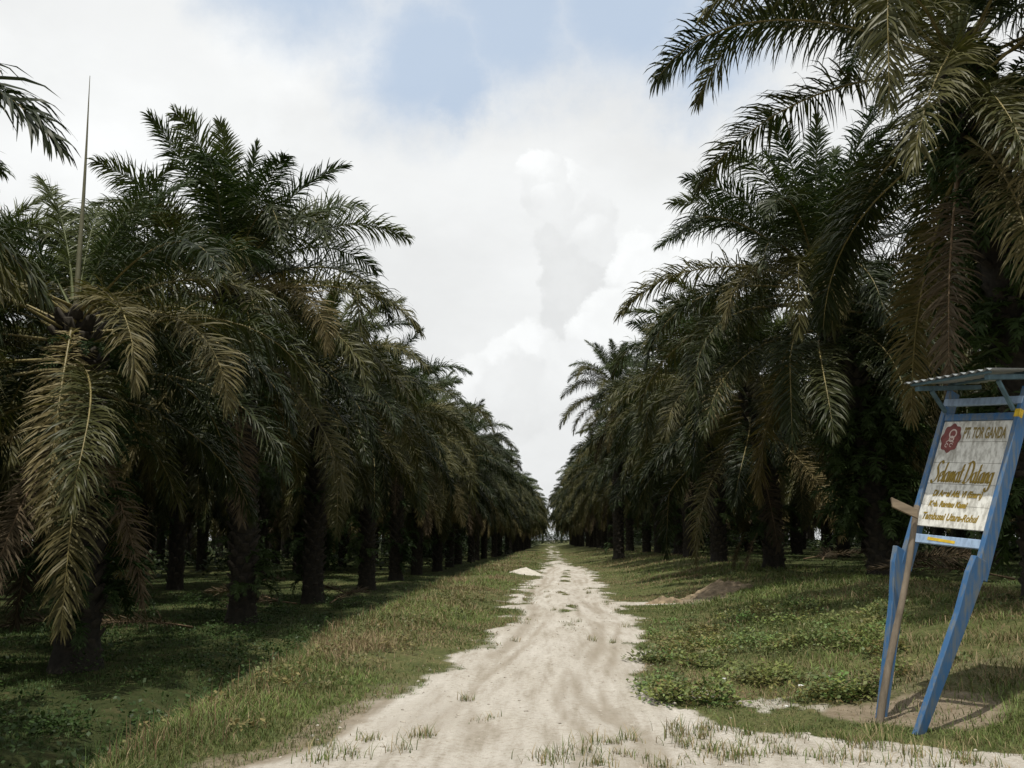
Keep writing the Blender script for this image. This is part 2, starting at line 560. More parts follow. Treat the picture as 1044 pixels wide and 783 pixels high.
for ci, (e0, dr, L_, ll, lg, kd) in enumerate(CLASSES):
    for v in range(3):
        g = np.random.default_rng(100 + ci * 10 + v)
        arr = frond_arrays(e0 + g.normal(0, 4), dr + g.normal(0, 7), L_ * (1 + g.normal(0, .04)), 500 + ci * 10 + v, llen=ll, lg=lg,
                           ragged=.35 if kd == 'dead' else (.16 if kd == 'old' else .06), side=g.normal(0, 16), snap=(48 if v == 2 and ci in (4, 6, 8) else 0))
        FA[(ci, v)] = (arr, kd)
        me = np_mesh('frond', arr[0], arr[1], [M[KMAT[kd][0]], M[KMAT[kd][1]]], arr[2])
        FR[(ci, v)] = me
# a mature frond kept with old tints, for golden ones that hang before the crown
OLDF = []
for v in range(3):
    arr = frond_arrays(8, 90, 4.9, 900 + v, pairs=165, llen=.80, lg=.75, petiole=.14, side=[4, -16, 18][v], lift=.2)
    OLDF.append(np_mesh('frond', arr[0], arr[1], [M['leaf_old'], M['rachis']], arr[2]))
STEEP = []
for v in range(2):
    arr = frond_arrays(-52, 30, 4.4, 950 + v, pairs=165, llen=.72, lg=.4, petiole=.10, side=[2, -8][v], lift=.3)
    STEEP.append(np_mesh('frond', arr[0], arr[1], [M['leaf_sunlit'], M['rachis']], arr[2]))


def spear_mesh():
    V_, Q = [], []
    H = 3.3
    zs = np.linspace(0, 1, 9)
    for j, t in enumerate(zs):
        r = np.interp(t, [0, .15, .6, 1], [.045, .05, .024, .005])
        cx = -.05 * t * t
        for c in range(6):
            a = c * math.pi / 3 + t * 2.5
            rr = r * (1.12 if c % 2 else .88)
            V_.append((cx + rr * math.cos(a), rr * math.sin(a), t * H))
    for j in range(8):
        for c in range(6):
            Q.append((j * 6 + c, j * 6 + (c + 1) % 6, (j + 1) * 6 + (c + 1) % 6, (j + 1) * 6 + c))
    return np_mesh('spear_leaf', np.array(V_), np.array(Q), [M['spear']])


SPEAR = spear_mesh()


def crown_layout(n, seed, young_bias=0.0, skirt=1.0):
    """list of (class, variant, azimuth, height offset, scale)"""
    g = np.random.default_rng(seed)
    out = []
    az = g.random() * 6.28
    for i in range(n):
        t = (i + .5) / n
        az += 2.39996 + g.normal(0, .12)
        c = int(np.clip(t ** .92 * 10.4 * skirt + g.normal(0, .45) - young_bias, 0, 10))
        if c == 10 and g.random() < .6:
            c = 8
        if c == 9 and g.random() < .45:
            c = 8
        out.append((c, int(g.integers(0, 3)), az, .45 - .7 * t - 1.7 * t ** 3, .9 + .2 * g.random()))
    return out


def frond_matrix(az, dz, sc):
    r0 = .10 + .16 * min(1, max(0, (.45 - dz) / 1.2))
    return Matrix.Translation((math.cos(az) * r0, math.sin(az) * r0, dz)) @ Matrix.Rotation(az, 4, 'Z') @ Matrix.Diagonal((sc, sc, sc, 1))


def crown_mesh(n, seed, skirt=1.0):
    Vs, Qs, Ms = [], [], []
    b = 0
    mats = ['leaf_young', 'rachis_green', 'leaf_mature', 'rachis', 'leaf_old', 'leaf_dead', 'rachis_dead']
    mi = {'young': (0, 1), 'mature': (2, 3), 'old': (4, 3), 'dead': (5, 6)}
    for (c, v, az, dz, sc) in crown_layout(n, seed, skirt=skirt):
        (V_, Q, I_), kd = FA[(c, v)]
        mt = np.array(frond_matrix(az, dz, sc))
        Vs.append(V_ @ mt[:3, :3].T + mt[:3, 3]); Qs.append(Q + b); b += len(V_)
        Ms.append(np.where(I_ == 0, mi[kd][0], mi[kd][1]))
    return np_mesh('crown', np.concatenate(Vs), np.concatenate(Qs), [M[k] for k in mats], np.concatenate(Ms))


CROWNS = [crown_mesh(60 + (k % 3) * 4, 40 + k, [1.04, .98, 1.08, 1.0, 1.05, .95][k]) for k in range(6)]


def trunk_mesh(H, seed, lean=(0, 0)):
    """stem with spiralling cut leaf bases and a root boss"""
    g = np.random.default_rng(seed)
    V_, Q, MI = [], [], []
    nz, na = 26, 18
    for j in range(nz):
        t = j / (nz - 1)
        r = .31 + .22 * math.exp(-t * H / .35) + .03 * math.sin(t * 9 + seed)
        if t > .9: r *= .85
        cx, cy = lean[0] * t * t, lean[1] * t * t
        for c in range(na):
            a = c * 2 * math.pi / na
            rr = r * (1 + g.normal(0, .035))
            V_.append((cx + rr * math.cos(a), cy + rr * math.sin(a), -.25 + t * (H + .25)))
    for j in range(nz - 1):
        for c in range(na):
            Q.append((j * na + c, j * na + (c + 1) % na, (j + 1) * na + (c + 1) % na, (j + 1) * na + c)); MI.append(0)
    n = int(H * 26)
    for i in range(n):
        t = (i + .5) / n
        z = .2 + t * (H - .15)
        a = i * 2.39996
        r = .29
        cx, cy = lean[0] * t * t, lean[1] * t * t
        rad = Vector((math.cos(a), math.sin(a), 0)); tan = Vector((-math.sin(a), math.cos(a), 0)); up = Vector((0, 0, 1))
        o = Vector((cx, cy, z)) + rad * r
        ln = (.16 + .16 * g.random()) * (.55 + .6 * t); w = .10 + .03 * g.random(); th = .05
        dirv = (rad * (.75 + .2 * g.random()) + up * (.75 + .3 * g.random()) + tan * g.normal(0, .15)).normalized()
        b = len(V_)
        nrmv = dirv.cross(tan).normalized()
        e = o + dirv * ln
        for pt, ww, hh in ((o - dirv * .05, w, th), (e, w * .6, th * .6)):
            for sx, sy in ((-1, -1), (1, -1), (1, 1), (-1, 1)):
                q = pt + tan * ww * sx + nrmv * hh * sy
                V_.append(tuple(q))
        for f in ((0, 1, 5, 4), (1, 2, 6, 5), (2, 3, 7, 6), (3, 0, 4, 7), (4, 5, 6, 7)):
            Q.append(tuple(b + k for k in f)); MI.append(1)
    return np_mesh('trunk', np.array(V_), np.array(Q), [M['trunk'], M['stub']], MI)


def fern_mesh(H, seed, n=34, z0=.8, size=.75):
    """ferns and creepers rooted among the leaf bases"""
    g = np.random.default_rng(seed)
    Vs, Qs = [], []
    b = 0
    small = [frond_arrays(45 - 25 * k, 95, 1.0, 70 + k, pairs=20, llen=.24, wid=.032, lg=.8, petiole=.1)[:2] for k in range(3)]
    for i in range(n):
        z = z0 + (H - z0 - .3) * g.random() ** .9
        a0 = g.random() * 6.28
        for k in range(int(g.integers(3, 7))):
            a = a0 + g.normal(0, .6)
            V_, Q = small[int(g.integers(0, 3))]
            s = size * (.5 + .8 * g.random())
            mt = np.array(Matrix.Translation((math.cos(a0) * .36, math.sin(a0) * .36, z)) @ Matrix.Rotation(a, 4, 'Z') @ Matrix.Diagonal((s, s, s, 1)))
            Vs.append(V_ @ mt[:3, :3].T + mt[:3, 3]); Qs.append(Q + b); b += len(V_)
    return np_mesh('fern', np.concatenate(Vs), np.concatenate(Qs), [M['fern']])


TR_H = 7.2
TRUNKS = [trunk_mesh(TR_H, 3 + k, [(0, 0), (.25, .1), (-.2, .2)][k]) for k in range(3)]
FERNS = [fern_mesh(TR_H, 60 + k, 26) for k in range(2)]

PALMS = []


def hero_palm(x, y, ztop, label, seed, n=42, lean=(0, 0), group=None, extra=(), skirt=1.0, scale=1.0, ferns=40, spear=True, skip=lambda c, az: False, dz0=.0, fern_size=.75, young=1.0):
    zb = hz1(x, y)
    root = empty('oil_palm', (x, y, zb))
    H = ztop - zb
    tr = link('trunk', trunk_mesh(H, seed, lean), root)
    if ferns:
        link('fern', fern_mesh(H, seed + 1, ferns, size=fern_size), root)
    top = Matrix.Translation((lean[0], lean[1], H - .1))
    for (c, v, az, dz, sc) in crown_layout(n, seed, skirt=skirt):
        if skip(c, az % 6.28318):
            continue
        o = link('frond', FR[(c, v)], root)
        o.matrix_local = top @ frond_matrix(az, dz + dz0, sc * scale * (young if c < 4 else 1))
        if c == 10:
            o['label'] = 'brown dry frond hanging against the trunk'
    for me, az, dz, sc, lab in extra:
        o = link('frond', me, root)
        o.matrix_local = top @ frond_matrix(R(az), dz, sc)
        if lab: o['label'] = lab
    if spear:
        o = link('spear_leaf', SPEAR, root)
        o.matrix_local = top @ Matrix.Translation((0, 0, .1)) @ Matrix.Diagonal((1, 1, spear if spear is not True else .8, 1))
        o['label'] = 'unopened spear leaf standing straight up from the crown'
    tag(root, label, 'palm tree', group)
    PALMS.append((x, y))
    return root


def row_palm(x, y, ztop, label, seed, group, ferns=True):
    g = np.random.default_rng(seed)
    zb = hz1(x, y)
    root = empty('oil_palm', (x, y, zb))
    H = ztop - zb
    tr = link('trunk', TRUNKS[seed % 3], root)
    tr.matrix_local = Matrix.Rotation(g.random() * 6.28, 4, 'Z') @ Matrix.Diagonal((1, 1, H / TR_H, 1))
    cr = link('crown', CROWNS[seed % 6], root)
    lean = [(0, 0), (.25, .1), (-.2, .2)][seed % 3]
    s = .94 + .16 * g.random()
    off = tr.matrix_local.to_3x3() @ Vector((lean[0], lean[1], 0))
    cr.matrix_local = Matrix.Translation((off.x, off.y, H - .1)) @ Matrix.Rotation(g.random() * 6.28, 4, 'Z') @ Matrix.Diagonal((s, s, s, 1))
    if ferns:
        f = link('fern', FERNS[seed % 2], root)
        f.matrix_local = Matrix.Rotation(g.random() * 6.28, 4, 'Z') @ Matrix.Diagonal((1, 1, H / TR_H, 1))
    tag(root, label, 'palm tree', group)
    PALMS.append((x, y))
    return root


GL = 'oil palms of the front row on the left'
GR = 'oil palms of the front row on the right'
D = lambda px, py, dep: P(px, py, dep)

# left front row
c0 = P(-75, 195, 8.0)
hero_palm(-10.1, 8.0, 5.15, 'oil palm cut off by the left edge of the photo, its fronds reaching in', 201, n=52, group=GL,
          extra=[(FR[(4, 0)], 42, .3, .95, None), (FR[(5, 1)], 30, .2, .95, None), (FR[(6, 0)], 48, .1, .95, None), (FR[(3, 1)], 55, .3, .9, None), (FR[(7, 1)], 38, .0, 1.0, None), (FR[(3, 0)], 36, .3, .95, None)])
p1 = P(77, 322, 16.6)
hero_palm(-7.95, 16.6, p1.z, 'shorter oil palm on the left with tall bare spear leaf and hanging golden frond', 215, n=52, group=GL, spear=1.37, skirt=1.0, scale=.84, ferns=46, skip=lambda c, az: c < 1 or (c < 4 and 3.5 < az < 5.9) or (3 < c < 10 and 4.2 < az < 5.3), young=.80,
          lean=(p1.x + 7.95, 0),
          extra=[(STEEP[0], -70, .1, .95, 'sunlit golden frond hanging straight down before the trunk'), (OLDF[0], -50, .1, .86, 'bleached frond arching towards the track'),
                 (OLDF[1], -20, .0, .9, None), (OLDF[2], -105, .25, .8, None)])
p2 = P(232, 298, 25.6)
hero_palm(-8.0, 25.6, p2.z, 'tall broad-crowned oil palm second along the left side, highest against the sky', 222, n=56, group=GL, lean=(p2.x + 8.0, 0), scale=1.02, ferns=40, young=1.05,
          extra=[(OLDF[1], -30, .0, 1.0, None), (OLDF[0], -62, -.1, .95, None)])
hero_palm(-8.4, 34.8, 7.3, 'oil palm third along the left side of the track, behind the ditch bank', 233, n=52, group=GL, ferns=34, scale=.9)
ordn = ['fourth', 'fifth', 'sixth', 'seventh', 'eighth']
yy = 43.9
for k in range(27):
    lab = f'oil palm {ordn[k]} along the left side of the track, counted from the near end' if k < 5 else 'far oil palm in the left front row where fronds merge towards the road end'
    if k < 2:
        hero_palm(-8.1 + random.uniform(-.3, .3), yy, 7.6 + random.uniform(-.5, .5), lab, 240 + k, n=50, group=GL, ferns=24, scale=.92)
    else:
        row_palm(-8.1 + random.uniform(-.4, .4) + min(2.1, max(0, yy - 90) * .018), yy, 7.9 + random.uniform(-.7, .7), lab, 300 + k, GL, ferns=k < 6)
    yy += 9.0 + random.uniform(-.5, .5)

# right front row
a1 = P(974, 60, 16.0)
hero_palm(7.75, 16.0, a1.z, 'tallest oil palm on the right behind the signboard, crown reaching the top edge', 317, n=54, group=GR, lean=(a1.x - 7.75, 0), scale=.97, ferns=110, fern_size=1.1, skip=lambda c, az: 3 < c < 10 and 2.75 < az < 3.85,
          extra=[(FR[(5, 0)], 176, .1, 1.0, None), (FR[(4, 1)], 200, .1, .9, None), (FR[(8, 1)], 248, .0, 1.05, None), (FR[(9, 2)], 275, -.3, 1.0, None)])
b1 = P(832, 280, 26.0)
hero_palm(8.45, 26.0, b1.z, 'oil palm on the right with a fern-clad trunk standing just left of the signboard', 331, n=52, group=GR, lean=(b1.x - 8.45, 0), ferns=120, fern_size=1.15,
          extra=[(OLDF[0], 262, .0, .9, 'golden frond drooping before the crown'), (OLDF[1], 225, .1, .95, None)])
c1 = P(762, 392, 34.6)
hero_palm(7.6, 34.6, c1.z, 'low-crowned oil palm on the right with golden drooping fronds and debris at its foot', 342, n=50, group=GR, lean=(c1.x - 7.6, 0), ferns=40,
          extra=[(OLDF[0], 240, .1, 1.0, 'golden frond arching towards the track'), (OLDF[1], 272, .1, .9, 'golden frond hanging before the trunk'), (OLDF[2], 215, .0, 1.05, None)])
yy = 44.0
for k in range(26):
    lab = f'oil palm {ordn[k]} along the right side of the track, counted from the near end' if k < 5 else 'far oil palm in the right front row where fronds merge towards the road end'
    x = 7.6 + random.uniform(-.4, .4) - min(2.7, max(0, yy - 70) * .028)
    if k < 2:
        hero_palm(x, yy, 9.2 + random.uniform(-.4, .5), lab, 350 + k, n=52, group=GR, ferns=26)
    else:
        row_palm(x, yy, 9.0 + random.uniform(-.8, .6), lab, 400 + k, GR, ferns=k < 6)
    yy += 9.0 + random.uniform(-.5, .5)
s1 = P(628, 395, 66)
hero_palm(s1.x, 66, s1.z, 'slender oil palm leaning out of the right row, its open crown standing against the sky', 371, n=44, group=GR, ferns=20, skirt=1.0, scale=.78)
# beyond the right edge of the frame, shading the board
hero_palm(10.6, 8.0, 9.6, 'oil palm at the right edge of the photo, only drooping frond tips in view', 380, n=40, group=GR, ferns=20)

# rows behind
for side, grp, nm in ((-1, 'oil palms deep in the left plantation', 'left'), (1, 'oil palms deep in the right plantation', 'right')):
    for rw, (dist, ymax) in enumerate([(16, 150), (24, 115), (32, 105), (40, 105), (48, 110), (57, 115), (66, 120)]):
        y = 12 + (rw % 2 == 0) * 4.5 + (0 if side < 0 else 2) + max(0, rw - 1) * 11
        while y < ymax:
            row_palm(side * dist + random.uniform(-.6, .6) - (.4 if side < 0 else 0), y + random.uniform(-.7, .7), (8.6 if side > 0 else 7.9) + random.uniform(-.9, .9),
                     f'shaded oil palm standing behind the front row in the {nm} plantation', int(1000 + side * 300 + rw * 40 + y), grp, ferns=rw < 1)
            y += 9.1


def distant_mass():
    """the plantation going on behind the last rows one can tell apart"""
    g = np.random.default_rng(99)
    light = []
    for (e0, dr, L_, c) in ((70, 40, 4.8, 0), (45, 70, 5.4, 0), (25, 82, 5.5, 1), (5, 80, 5.4, 1), (-15, 66, 5.3, 1), (-40, 45, 5.2, 1)):
        light.append((frond_arrays(e0, dr, L_, 700 + e0, pairs=26, llen=.95, wid=.13, lg=1.0), c))
    Vs, Qs, Ms = [], [], []; b = 0
    spots_ = []
    for side in (-1, 1):
        for xx in np.arange(66, 150, 8.0):
            for yy in np.arange(40, 250, 9.0):
                if xx / yy > .75 or xx / yy < .28 or xx > 110: continue
                spots_.append((side * xx + g.normal(0, .8), yy + g.normal(0, 1)))
        for yy in np.arange(110, 250, 9.0):
            for xx in (16, 24, 32, 40, 48, 56):
                spots_.append((side * xx + g.normal(0, .6), yy + g.normal(0, 1)))
    for yy in (420, 428):
        for xx in np.arange(-120, 121, 8): 
            spots_.append((xx + 4, yy))
    for (x, y) in spots_:
        z = hz1(x, y); H = g.uniform(7, 9)
        a = g.random() * 6.28
        for i in range(24):
            t = i / 24
            (V_, Q, I_), c = light[min(5, int(t * 6))]
            a += 2.4
            mt = np.array(Matrix.Translation((x, y, z + H + .4 - t * 1.3)) @ Matrix.Rotation(a, 4, 'Z'))
            Vs.append(V_ @ mt[:3, :3].T + mt[:3, 3]); Qs.append(Q + b); b += len(V_)
            Ms.append(np.where(I_ == 0, c, 2))
        k = 8
        an = np.arange(k) * 2 * math.pi / k
        lo = np.stack([x + .5 * np.cos(an), y + .5 * np.sin(an), np.full(k, z - .2)], 1); hi = np.stack([x + .34 * np.cos(an), y + .34 * np.sin(an), np.full(k, z + H)], 1)
        Vs.append(np.concatenate([lo, hi])); j = np.arange(k)
        Qs.append(np.stack([j, (j + 1) % k, (j + 1) % k + k, j + k], 1) + b); b += 2 * k
        Ms.append(np.full(k, 3))
    print('distant', len(spots_), b)
    return np_mesh('distant_palms', np.concatenate(Vs), np.concatenate(Qs), [M['leaf_young'], M['leaf_mature'], M['rachis'], M['trunk']], np.concatenate(Ms))


tag(link('distant_palms', distant_mass()), 'dark mass of further oil palms closing the view between the trunks', 'palm trees', kind='stuff')

# ------------------------------------------------------------------ grass, weeds
def blades(name, pts, h, w, cols_, seed, bend=.5):
    g = np.random.default_rng(seed)
    n = len(pts)
    az = g.random(n) * 6.283
    dirv = np.stack([np.cos(az), np.sin(az), np.zeros(n)], 1)
    side = np.stack([-np.sin(az), np.cos(az), np.zeros(n)], 1)
    b = bend * (.3 + g.random(n))
    lv = []
    for t, ww in ((0, 1), (.5, .8), (1, .12)):
        c = pts + dirv * (h * b * t * t)[:, None] + np.array([0, 0, 1.0]) * (h * t * (1 - .25 * b * t))[:, None]
        lv += [c - side * (w * ww * .5)[:, None], c + side * (w * ww * .5)[:, None]]
    A = np.stack(lv, 1).reshape(-1, 3)
    off = np.arange(n)[:, None] * 6
    q = np.concatenate([np.concatenate([off, off + 1, off + 3, off + 2], 1), np.concatenate([off + 2, off + 3, off + 5, off + 4], 1)], 0)
    cc = np.repeat(np.concatenate([cols_, np.ones((n, 1))], 1), 6, 0)
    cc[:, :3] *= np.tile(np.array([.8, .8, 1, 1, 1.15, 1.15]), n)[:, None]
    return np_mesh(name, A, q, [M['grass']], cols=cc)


def scatter(x0, x1, y0, y1, dens, g):
    n = int((x1 - x0) * (y1 - y0) * dens)
    return x0 + (x1 - x0) * g.random(n), y0 + (y1 - y0) * g.random(n)


PX, PY, PH, PW, PC = [], [], [], [], []
g = np.random.default_rng(5)
GREEN = np.array([.070, .105, .026]); LIME = np.array([.125, .165, .042]); DRY = np.array([.30, .24, .13]); RED = np.array([.16, .105, .060]); OLIVE = np.array([.125, .13, .046])
bands = [(5.5, 9, 2400), (9, 13, 1600), (13, 18, 900), (18, 26, 450), (26, 40, 150), (40, 65, 64), (65, 120, 20)]
for y0, y1, dens in bands:
    for x0, x1, kd in ((-5.2, 0, 'L'), (0, 9, 'R'), (9, 22, 'RR'), (-22, -5.2, 'LL')):
        dn = dens * {'L': 1.25, 'R': 1.0, 'RR': .3, 'LL': .5}[kd]
        if kd == 'RR' and y0 < 13: continue
        x, y = scatter(x0, x1, y0, y1, dn, g)
        s = sand_mask(x, y); d = dirt_mask(x, y)
        patch = fbm(x, y, 1.6, 77, 4)
        keep = g.random(len(x)) < np.clip(1.5 - s * 1.9, 0, 1) * np.clip(1 - .88 * d, 0, 1) * np.clip((patch - .22) * 3.2, .12, 1)
        x, y, patch = x[keep], y[keep], patch[keep]
        n = len(x)
        far = (y / 9.0) ** .75
        tall = fbm(x, y, 2.3, 78, 3)
        h = (.030 + .085 * g.random(n) ** 1.8) * (.6 + .8 * tall)
        sel = g.random(n)
        if kd in ('L',):
            bank = sstep(.35, 1.5, xl(y) - x)
            h = h * (.85 + 1.05 * bank)
            pr = .16 + .40 * bank * sstep(.36, .62, tall)
        elif kd == 'R':
            off = sstep(.3, 2.5, x - xr(y))
            h = h * (.6 + .9 * off)
            pr = .12 + .38 * sstep(.44, .62, fbm(x, y, 3.0, 79, 3))
        else:
            pr = .10 * np.ones(n)
        c = GREEN + (LIME - GREEN) * g.random((n, 1))
        pf_ = fbm(x, y, 4.0, 131, 4); pg_ = fbm(x, y, 1.5, 132, 3)
        pr = pr * 1.4 * (.35 + 2.2 * sstep(.42, .60, pf_))
        c = c * (.75 + .6 * sstep(.35, .65, pg_))[:, None]
        c = np.where((sel < pr)[:, None], RED + (DRY - RED) * g.random((n, 1)), c)
        c = np.where((sel > .78)[:, None], OLIVE * (.8 + .5 * g.random((n, 1))), c)
        c = c * (.75 + .5 * g.random((n, 1)))
        floor_shade = np.maximum(sstep(-3.4, -4.4, x), sstep(8, 11, x))[:, None]  # blades under the palms go darker green, shade put into their colour
        c = c * (1 - floor_shade) + np.array([.048, .085, .020]) * (.6 + .8 * g.random((n, 1))) * floor_shade
        z = hz(x, y)
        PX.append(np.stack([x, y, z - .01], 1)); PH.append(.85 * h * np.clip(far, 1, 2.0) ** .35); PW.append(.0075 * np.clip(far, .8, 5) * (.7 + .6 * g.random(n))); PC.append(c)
pts = np.concatenate(PX); hh = np.concatenate(PH); ww = np.concatenate(PW); cc = np.concatenate(PC)
print('grass blades', len(pts))
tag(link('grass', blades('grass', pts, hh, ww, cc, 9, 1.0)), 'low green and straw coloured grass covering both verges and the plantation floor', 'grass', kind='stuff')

# sparse tufts on the sand in front
PX, PH, PC = [], [], []
g = np.random.default_rng(15)
spots = []
for px, py in ((745, 775), (772, 770), (800, 768), (828, 772), (850, 775), (812, 752), (700, 760), (692, 748), (655, 770), (738, 745), (905, 780), (930, 770), (975, 765), (1010, 760), (880, 762), (590, 768), (560, 775),
               (345, 770), (375, 755), (330, 776), (428, 752), (408, 765), (640, 752), (985, 775), (860, 755), (710, 772), (780, 755), (675, 778), (1030, 770), (945, 780), (760, 760), (725, 765), (610, 780), (895, 755)):
    d = ray(px, py); t = -CAM_H / d.z
    spots.append((d.x * t, d.y * t, 1.0))
for i in range(26):
    y = g.uniform(8, 40); x = g.uniform(xl(y), min(xr(y), 2.5))
    spots.append((x, y, .6))
for i in range(22):
    px = g.uniform(600, 1044); py = g.uniform(735, 783)
    d = ray(px, py); t = -CAM_H / d.z
    spots.append((d.x * t, d.y * t, .55))
for (x, y, s) in spots:
    n = int(g.integers(24, 80) * s)
    r = .075 * s * (0.6 + g.random())
    xx = x + g.normal(0, r, n); yy_ = y + g.normal(0, r, n)
    z = hz(xx, yy_)
    PX.append(np.stack([xx, yy_, z - .005], 1)); PH.append((.05 + .11 * g.random(n)) * (.6 + .4 * s) * g.uniform(.6, 1.3))
    c = np.where(g.random((n, 1)) < .42, DRY, LIME * .9) * (.7 + .5 * g.random((n, 1)))
    PC.append(c)
pts = np.concatenate(PX); hh = np.concatenate(PH); cc = np.concatenate(PC)
tag(link('grass_tufts', blades('grass_tufts', pts, hh, np.full(len(pts), .0075), cc, 10, .8)), 'sparse tufts of grass growing on the pale sand of the track', 'grass', kind='stuff')


def leafy(name, plants, seed, size=.05):
    """broad-leaved weeds: plants = (x, y, radius, height, leaves, colour)"""
    g = np.random.default_rng(seed)
    Vs, Cs = [], []
    for (x, y, r, h, n, col) in plants:
        az = g.random(n) * 6.283; rr = r * np.sqrt(g.random(n))
        zt = g.random(n) ** .7
        px = x + rr * np.cos(az); py = y + rr * np.sin(az)
        pz = hz(px, py) + h * zt * (1.1 - .55 * rr / r)
        c = np.stack([px, py, pz], 1)
        a2 = az + g.normal(0, .9, n)
        tilt = g.normal(.15, .45, n)
        d = np.stack([np.cos(a2) * np.cos(tilt), np.sin(a2) * np.cos(tilt), np.sin(tilt)], 1)
        s = nrm(np.cross(d, np.array([0, 0, 1.0])) + g.normal(0, .25, (n, 3)))
        L_ = size * (.6 + .8 * g.random(n))[:, None]
        up = np.cross(s, d)
        Vs.append(np.stack([c, c + d * L_ * .5 + s * L_ * .36 + up * L_ * .08, c + d * L_, c + d * L_ * .5 - s * L_ * .36 + up * L_ * .08], 1).reshape(-1, 3))
        cl = np.array(col) * (.65 + .7 * g.random((n, 1)))
        Cs.append(np.repeat(np.concatenate([cl, np.ones((n, 1))], 1), 4, 0))
    V_ = np.concatenate(Vs); q = np.arange(len(V_)).reshape(-1, 4)
    return np_mesh(name, V_, q, [M['weed']], cols=np.concatenate(Cs))


g = np.random.default_rng(25)
pl = []
while len(pl) < 250:
    px = g.uniform(640, 910); py = g.uniform(628, 702)
    d = ray(px, py); zz = .15
    t = (zz - CAM_H) / d.z
    x, y = d.x * t, d.y * t
    if fbm(np.array([x]), np.array([y]), .9, 120, 3)[0] < .47 or sand_mask(np.array([x]), np.array([y]))[0] > .4: continue
    pl.append((x, y, g.uniform(.10, .34), g.uniform(.06, .30), int(g.integers(30, 120)), (.10 + .08 * g.random(), .13 + .07 * g.random(), .052)))
for i in range(150):
    y = g.uniform(8, 30); x = xl(y) - g.uniform(.6, 2.4)
    pl.append((float(x), y, g.uniform(.08, .2), g.uniform(.08, .28), int(g.integers(16, 50)), (.11 + .05 * g.random(), .13, .05)))
for i in range(160):
    y = g.uniform(11, 34); x = g.uniform(2.5, 9)
    pl.append((x, y, g.uniform(.08, .2), g.uniform(.06, .2), int(g.integers(14, 44)), (.095, .125, .045)))
tag(link('weeds', leafy('weeds', pl, 3, .05)), 'low broad-leaved weeds growing through the grass on both verges', 'weeds', kind='stuff')
pl = []
for i in range(520):  # shrub clumps added to darken and close the gaps between trunks
    sd_ = -1 if i % 2 else 1
    y = 22 + 110 * g.random(); x = sd_ * (19 + 50 * g.random())
    if i > 470: x = (i - 495) * 2.4; y = 300 + g.normal(0, 2)
    if abs(x) / y > .8: continue
    n_ = int(g.integers(50, 90))
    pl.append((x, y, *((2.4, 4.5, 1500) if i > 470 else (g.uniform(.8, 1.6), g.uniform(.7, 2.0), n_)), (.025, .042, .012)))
for i in range(190):
    sd_ = -1 if i % 2 else 1
    y = 62 + 215 * g.random(); x = sd_ * (g.uniform(9.5, 20) - .02 * min(y, 120))
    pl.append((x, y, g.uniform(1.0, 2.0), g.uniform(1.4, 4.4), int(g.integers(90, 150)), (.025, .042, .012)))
for k in range(-64, 65):  # added ring of tall shrubs, hides bright sky below the far crowns
    an = R(.6 * k)
    if abs(k) < 3: continue
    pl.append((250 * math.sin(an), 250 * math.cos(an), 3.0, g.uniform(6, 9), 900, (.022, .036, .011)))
tag(link('shade_filler', leafy('shade_filler', pl, 6, .30)), 'added dark shrub clumps deepening the shade between the rear rows of palms', 'undergrowth', kind='stuff')
pl = []
for i in range(480):
    y = 8 + 30 * g.random() ** 1.5; x = -3.75 - .02 * (y - 8) - 12 * g.random() ** 1.3
    pl.append((x, y, g.uniform(.15, .5), g.uniform(.12, .5), int(g.integers(40, 130)), (.032, .060, .014)))
for i in range(110):
    y = 10 + 30 * g.random(); x = 7 + 10 * g.random()
    pl.append((x, y, g.uniform(.1, .3), g.uniform(.08, .25), int(g.integers(20, 60)), (.05, .075, .022)))
tag(link('undergrowth', leafy('undergrowth', pl, 4, .062)), 'leafy green undergrowth on the shaded plantation floor beneath the palms', 'undergrowth', kind='stuff')

# wild stalks with seed heads along the crest of the left bank
PX, PH, PC, PW = [], [], [], []
g = np.random.default_rng(35)
n = 1100
y = 7 + 45 * g.random(n) ** 1.4; x = np.interp(y, [0, 7, 16, 40], [-2.9, -3.05, -3.55, -3.85]) + .1 + g.normal(0, .28, n)
h = .10 + .20 * g.random(n)
c = np.where(g.random((n, 1)) < .6, RED * 1.2, GREEN * 1.1) * (.7 + .6 * g.random((n, 1)))
tag(link('seed_stalks', blades('seed_stalks', np.stack([x, y, hz(x, y)], 1), h, np.full(n, .006) * (1 + y / 25), c, 12, .25)), 'thin reddish weed stalks along the crest of the ditch bank', 'weeds', kind='stuff')


# pebbles, litter and palm debris
def blobs(name, items, mat, seed):
    g = np.random.default_rng(seed)
    bm = bmesh.new()
    for (x, y, z, r, fl) in items:
        mt = Matrix.Translation((x, y, z)) @ Matrix.Rotation(g.random() * 6.28, 4, 'Z') @ Matrix.Diagonal((r * g.uniform(.7, 1.4), r, r * fl, 1))
        v = bmesh.ops.create_icosphere(bm, subdivisions=1, radius=1, matrix=mt)['verts']
        for q in v: q.co += Vector(g.normal(0, r * .12, 3)) * min(1, fl * 1.5)
    me = bpy.data.meshes.new(name); bm.to_mesh(me); bm.free()
    me.materials.append(mat)
    return link(name, me)


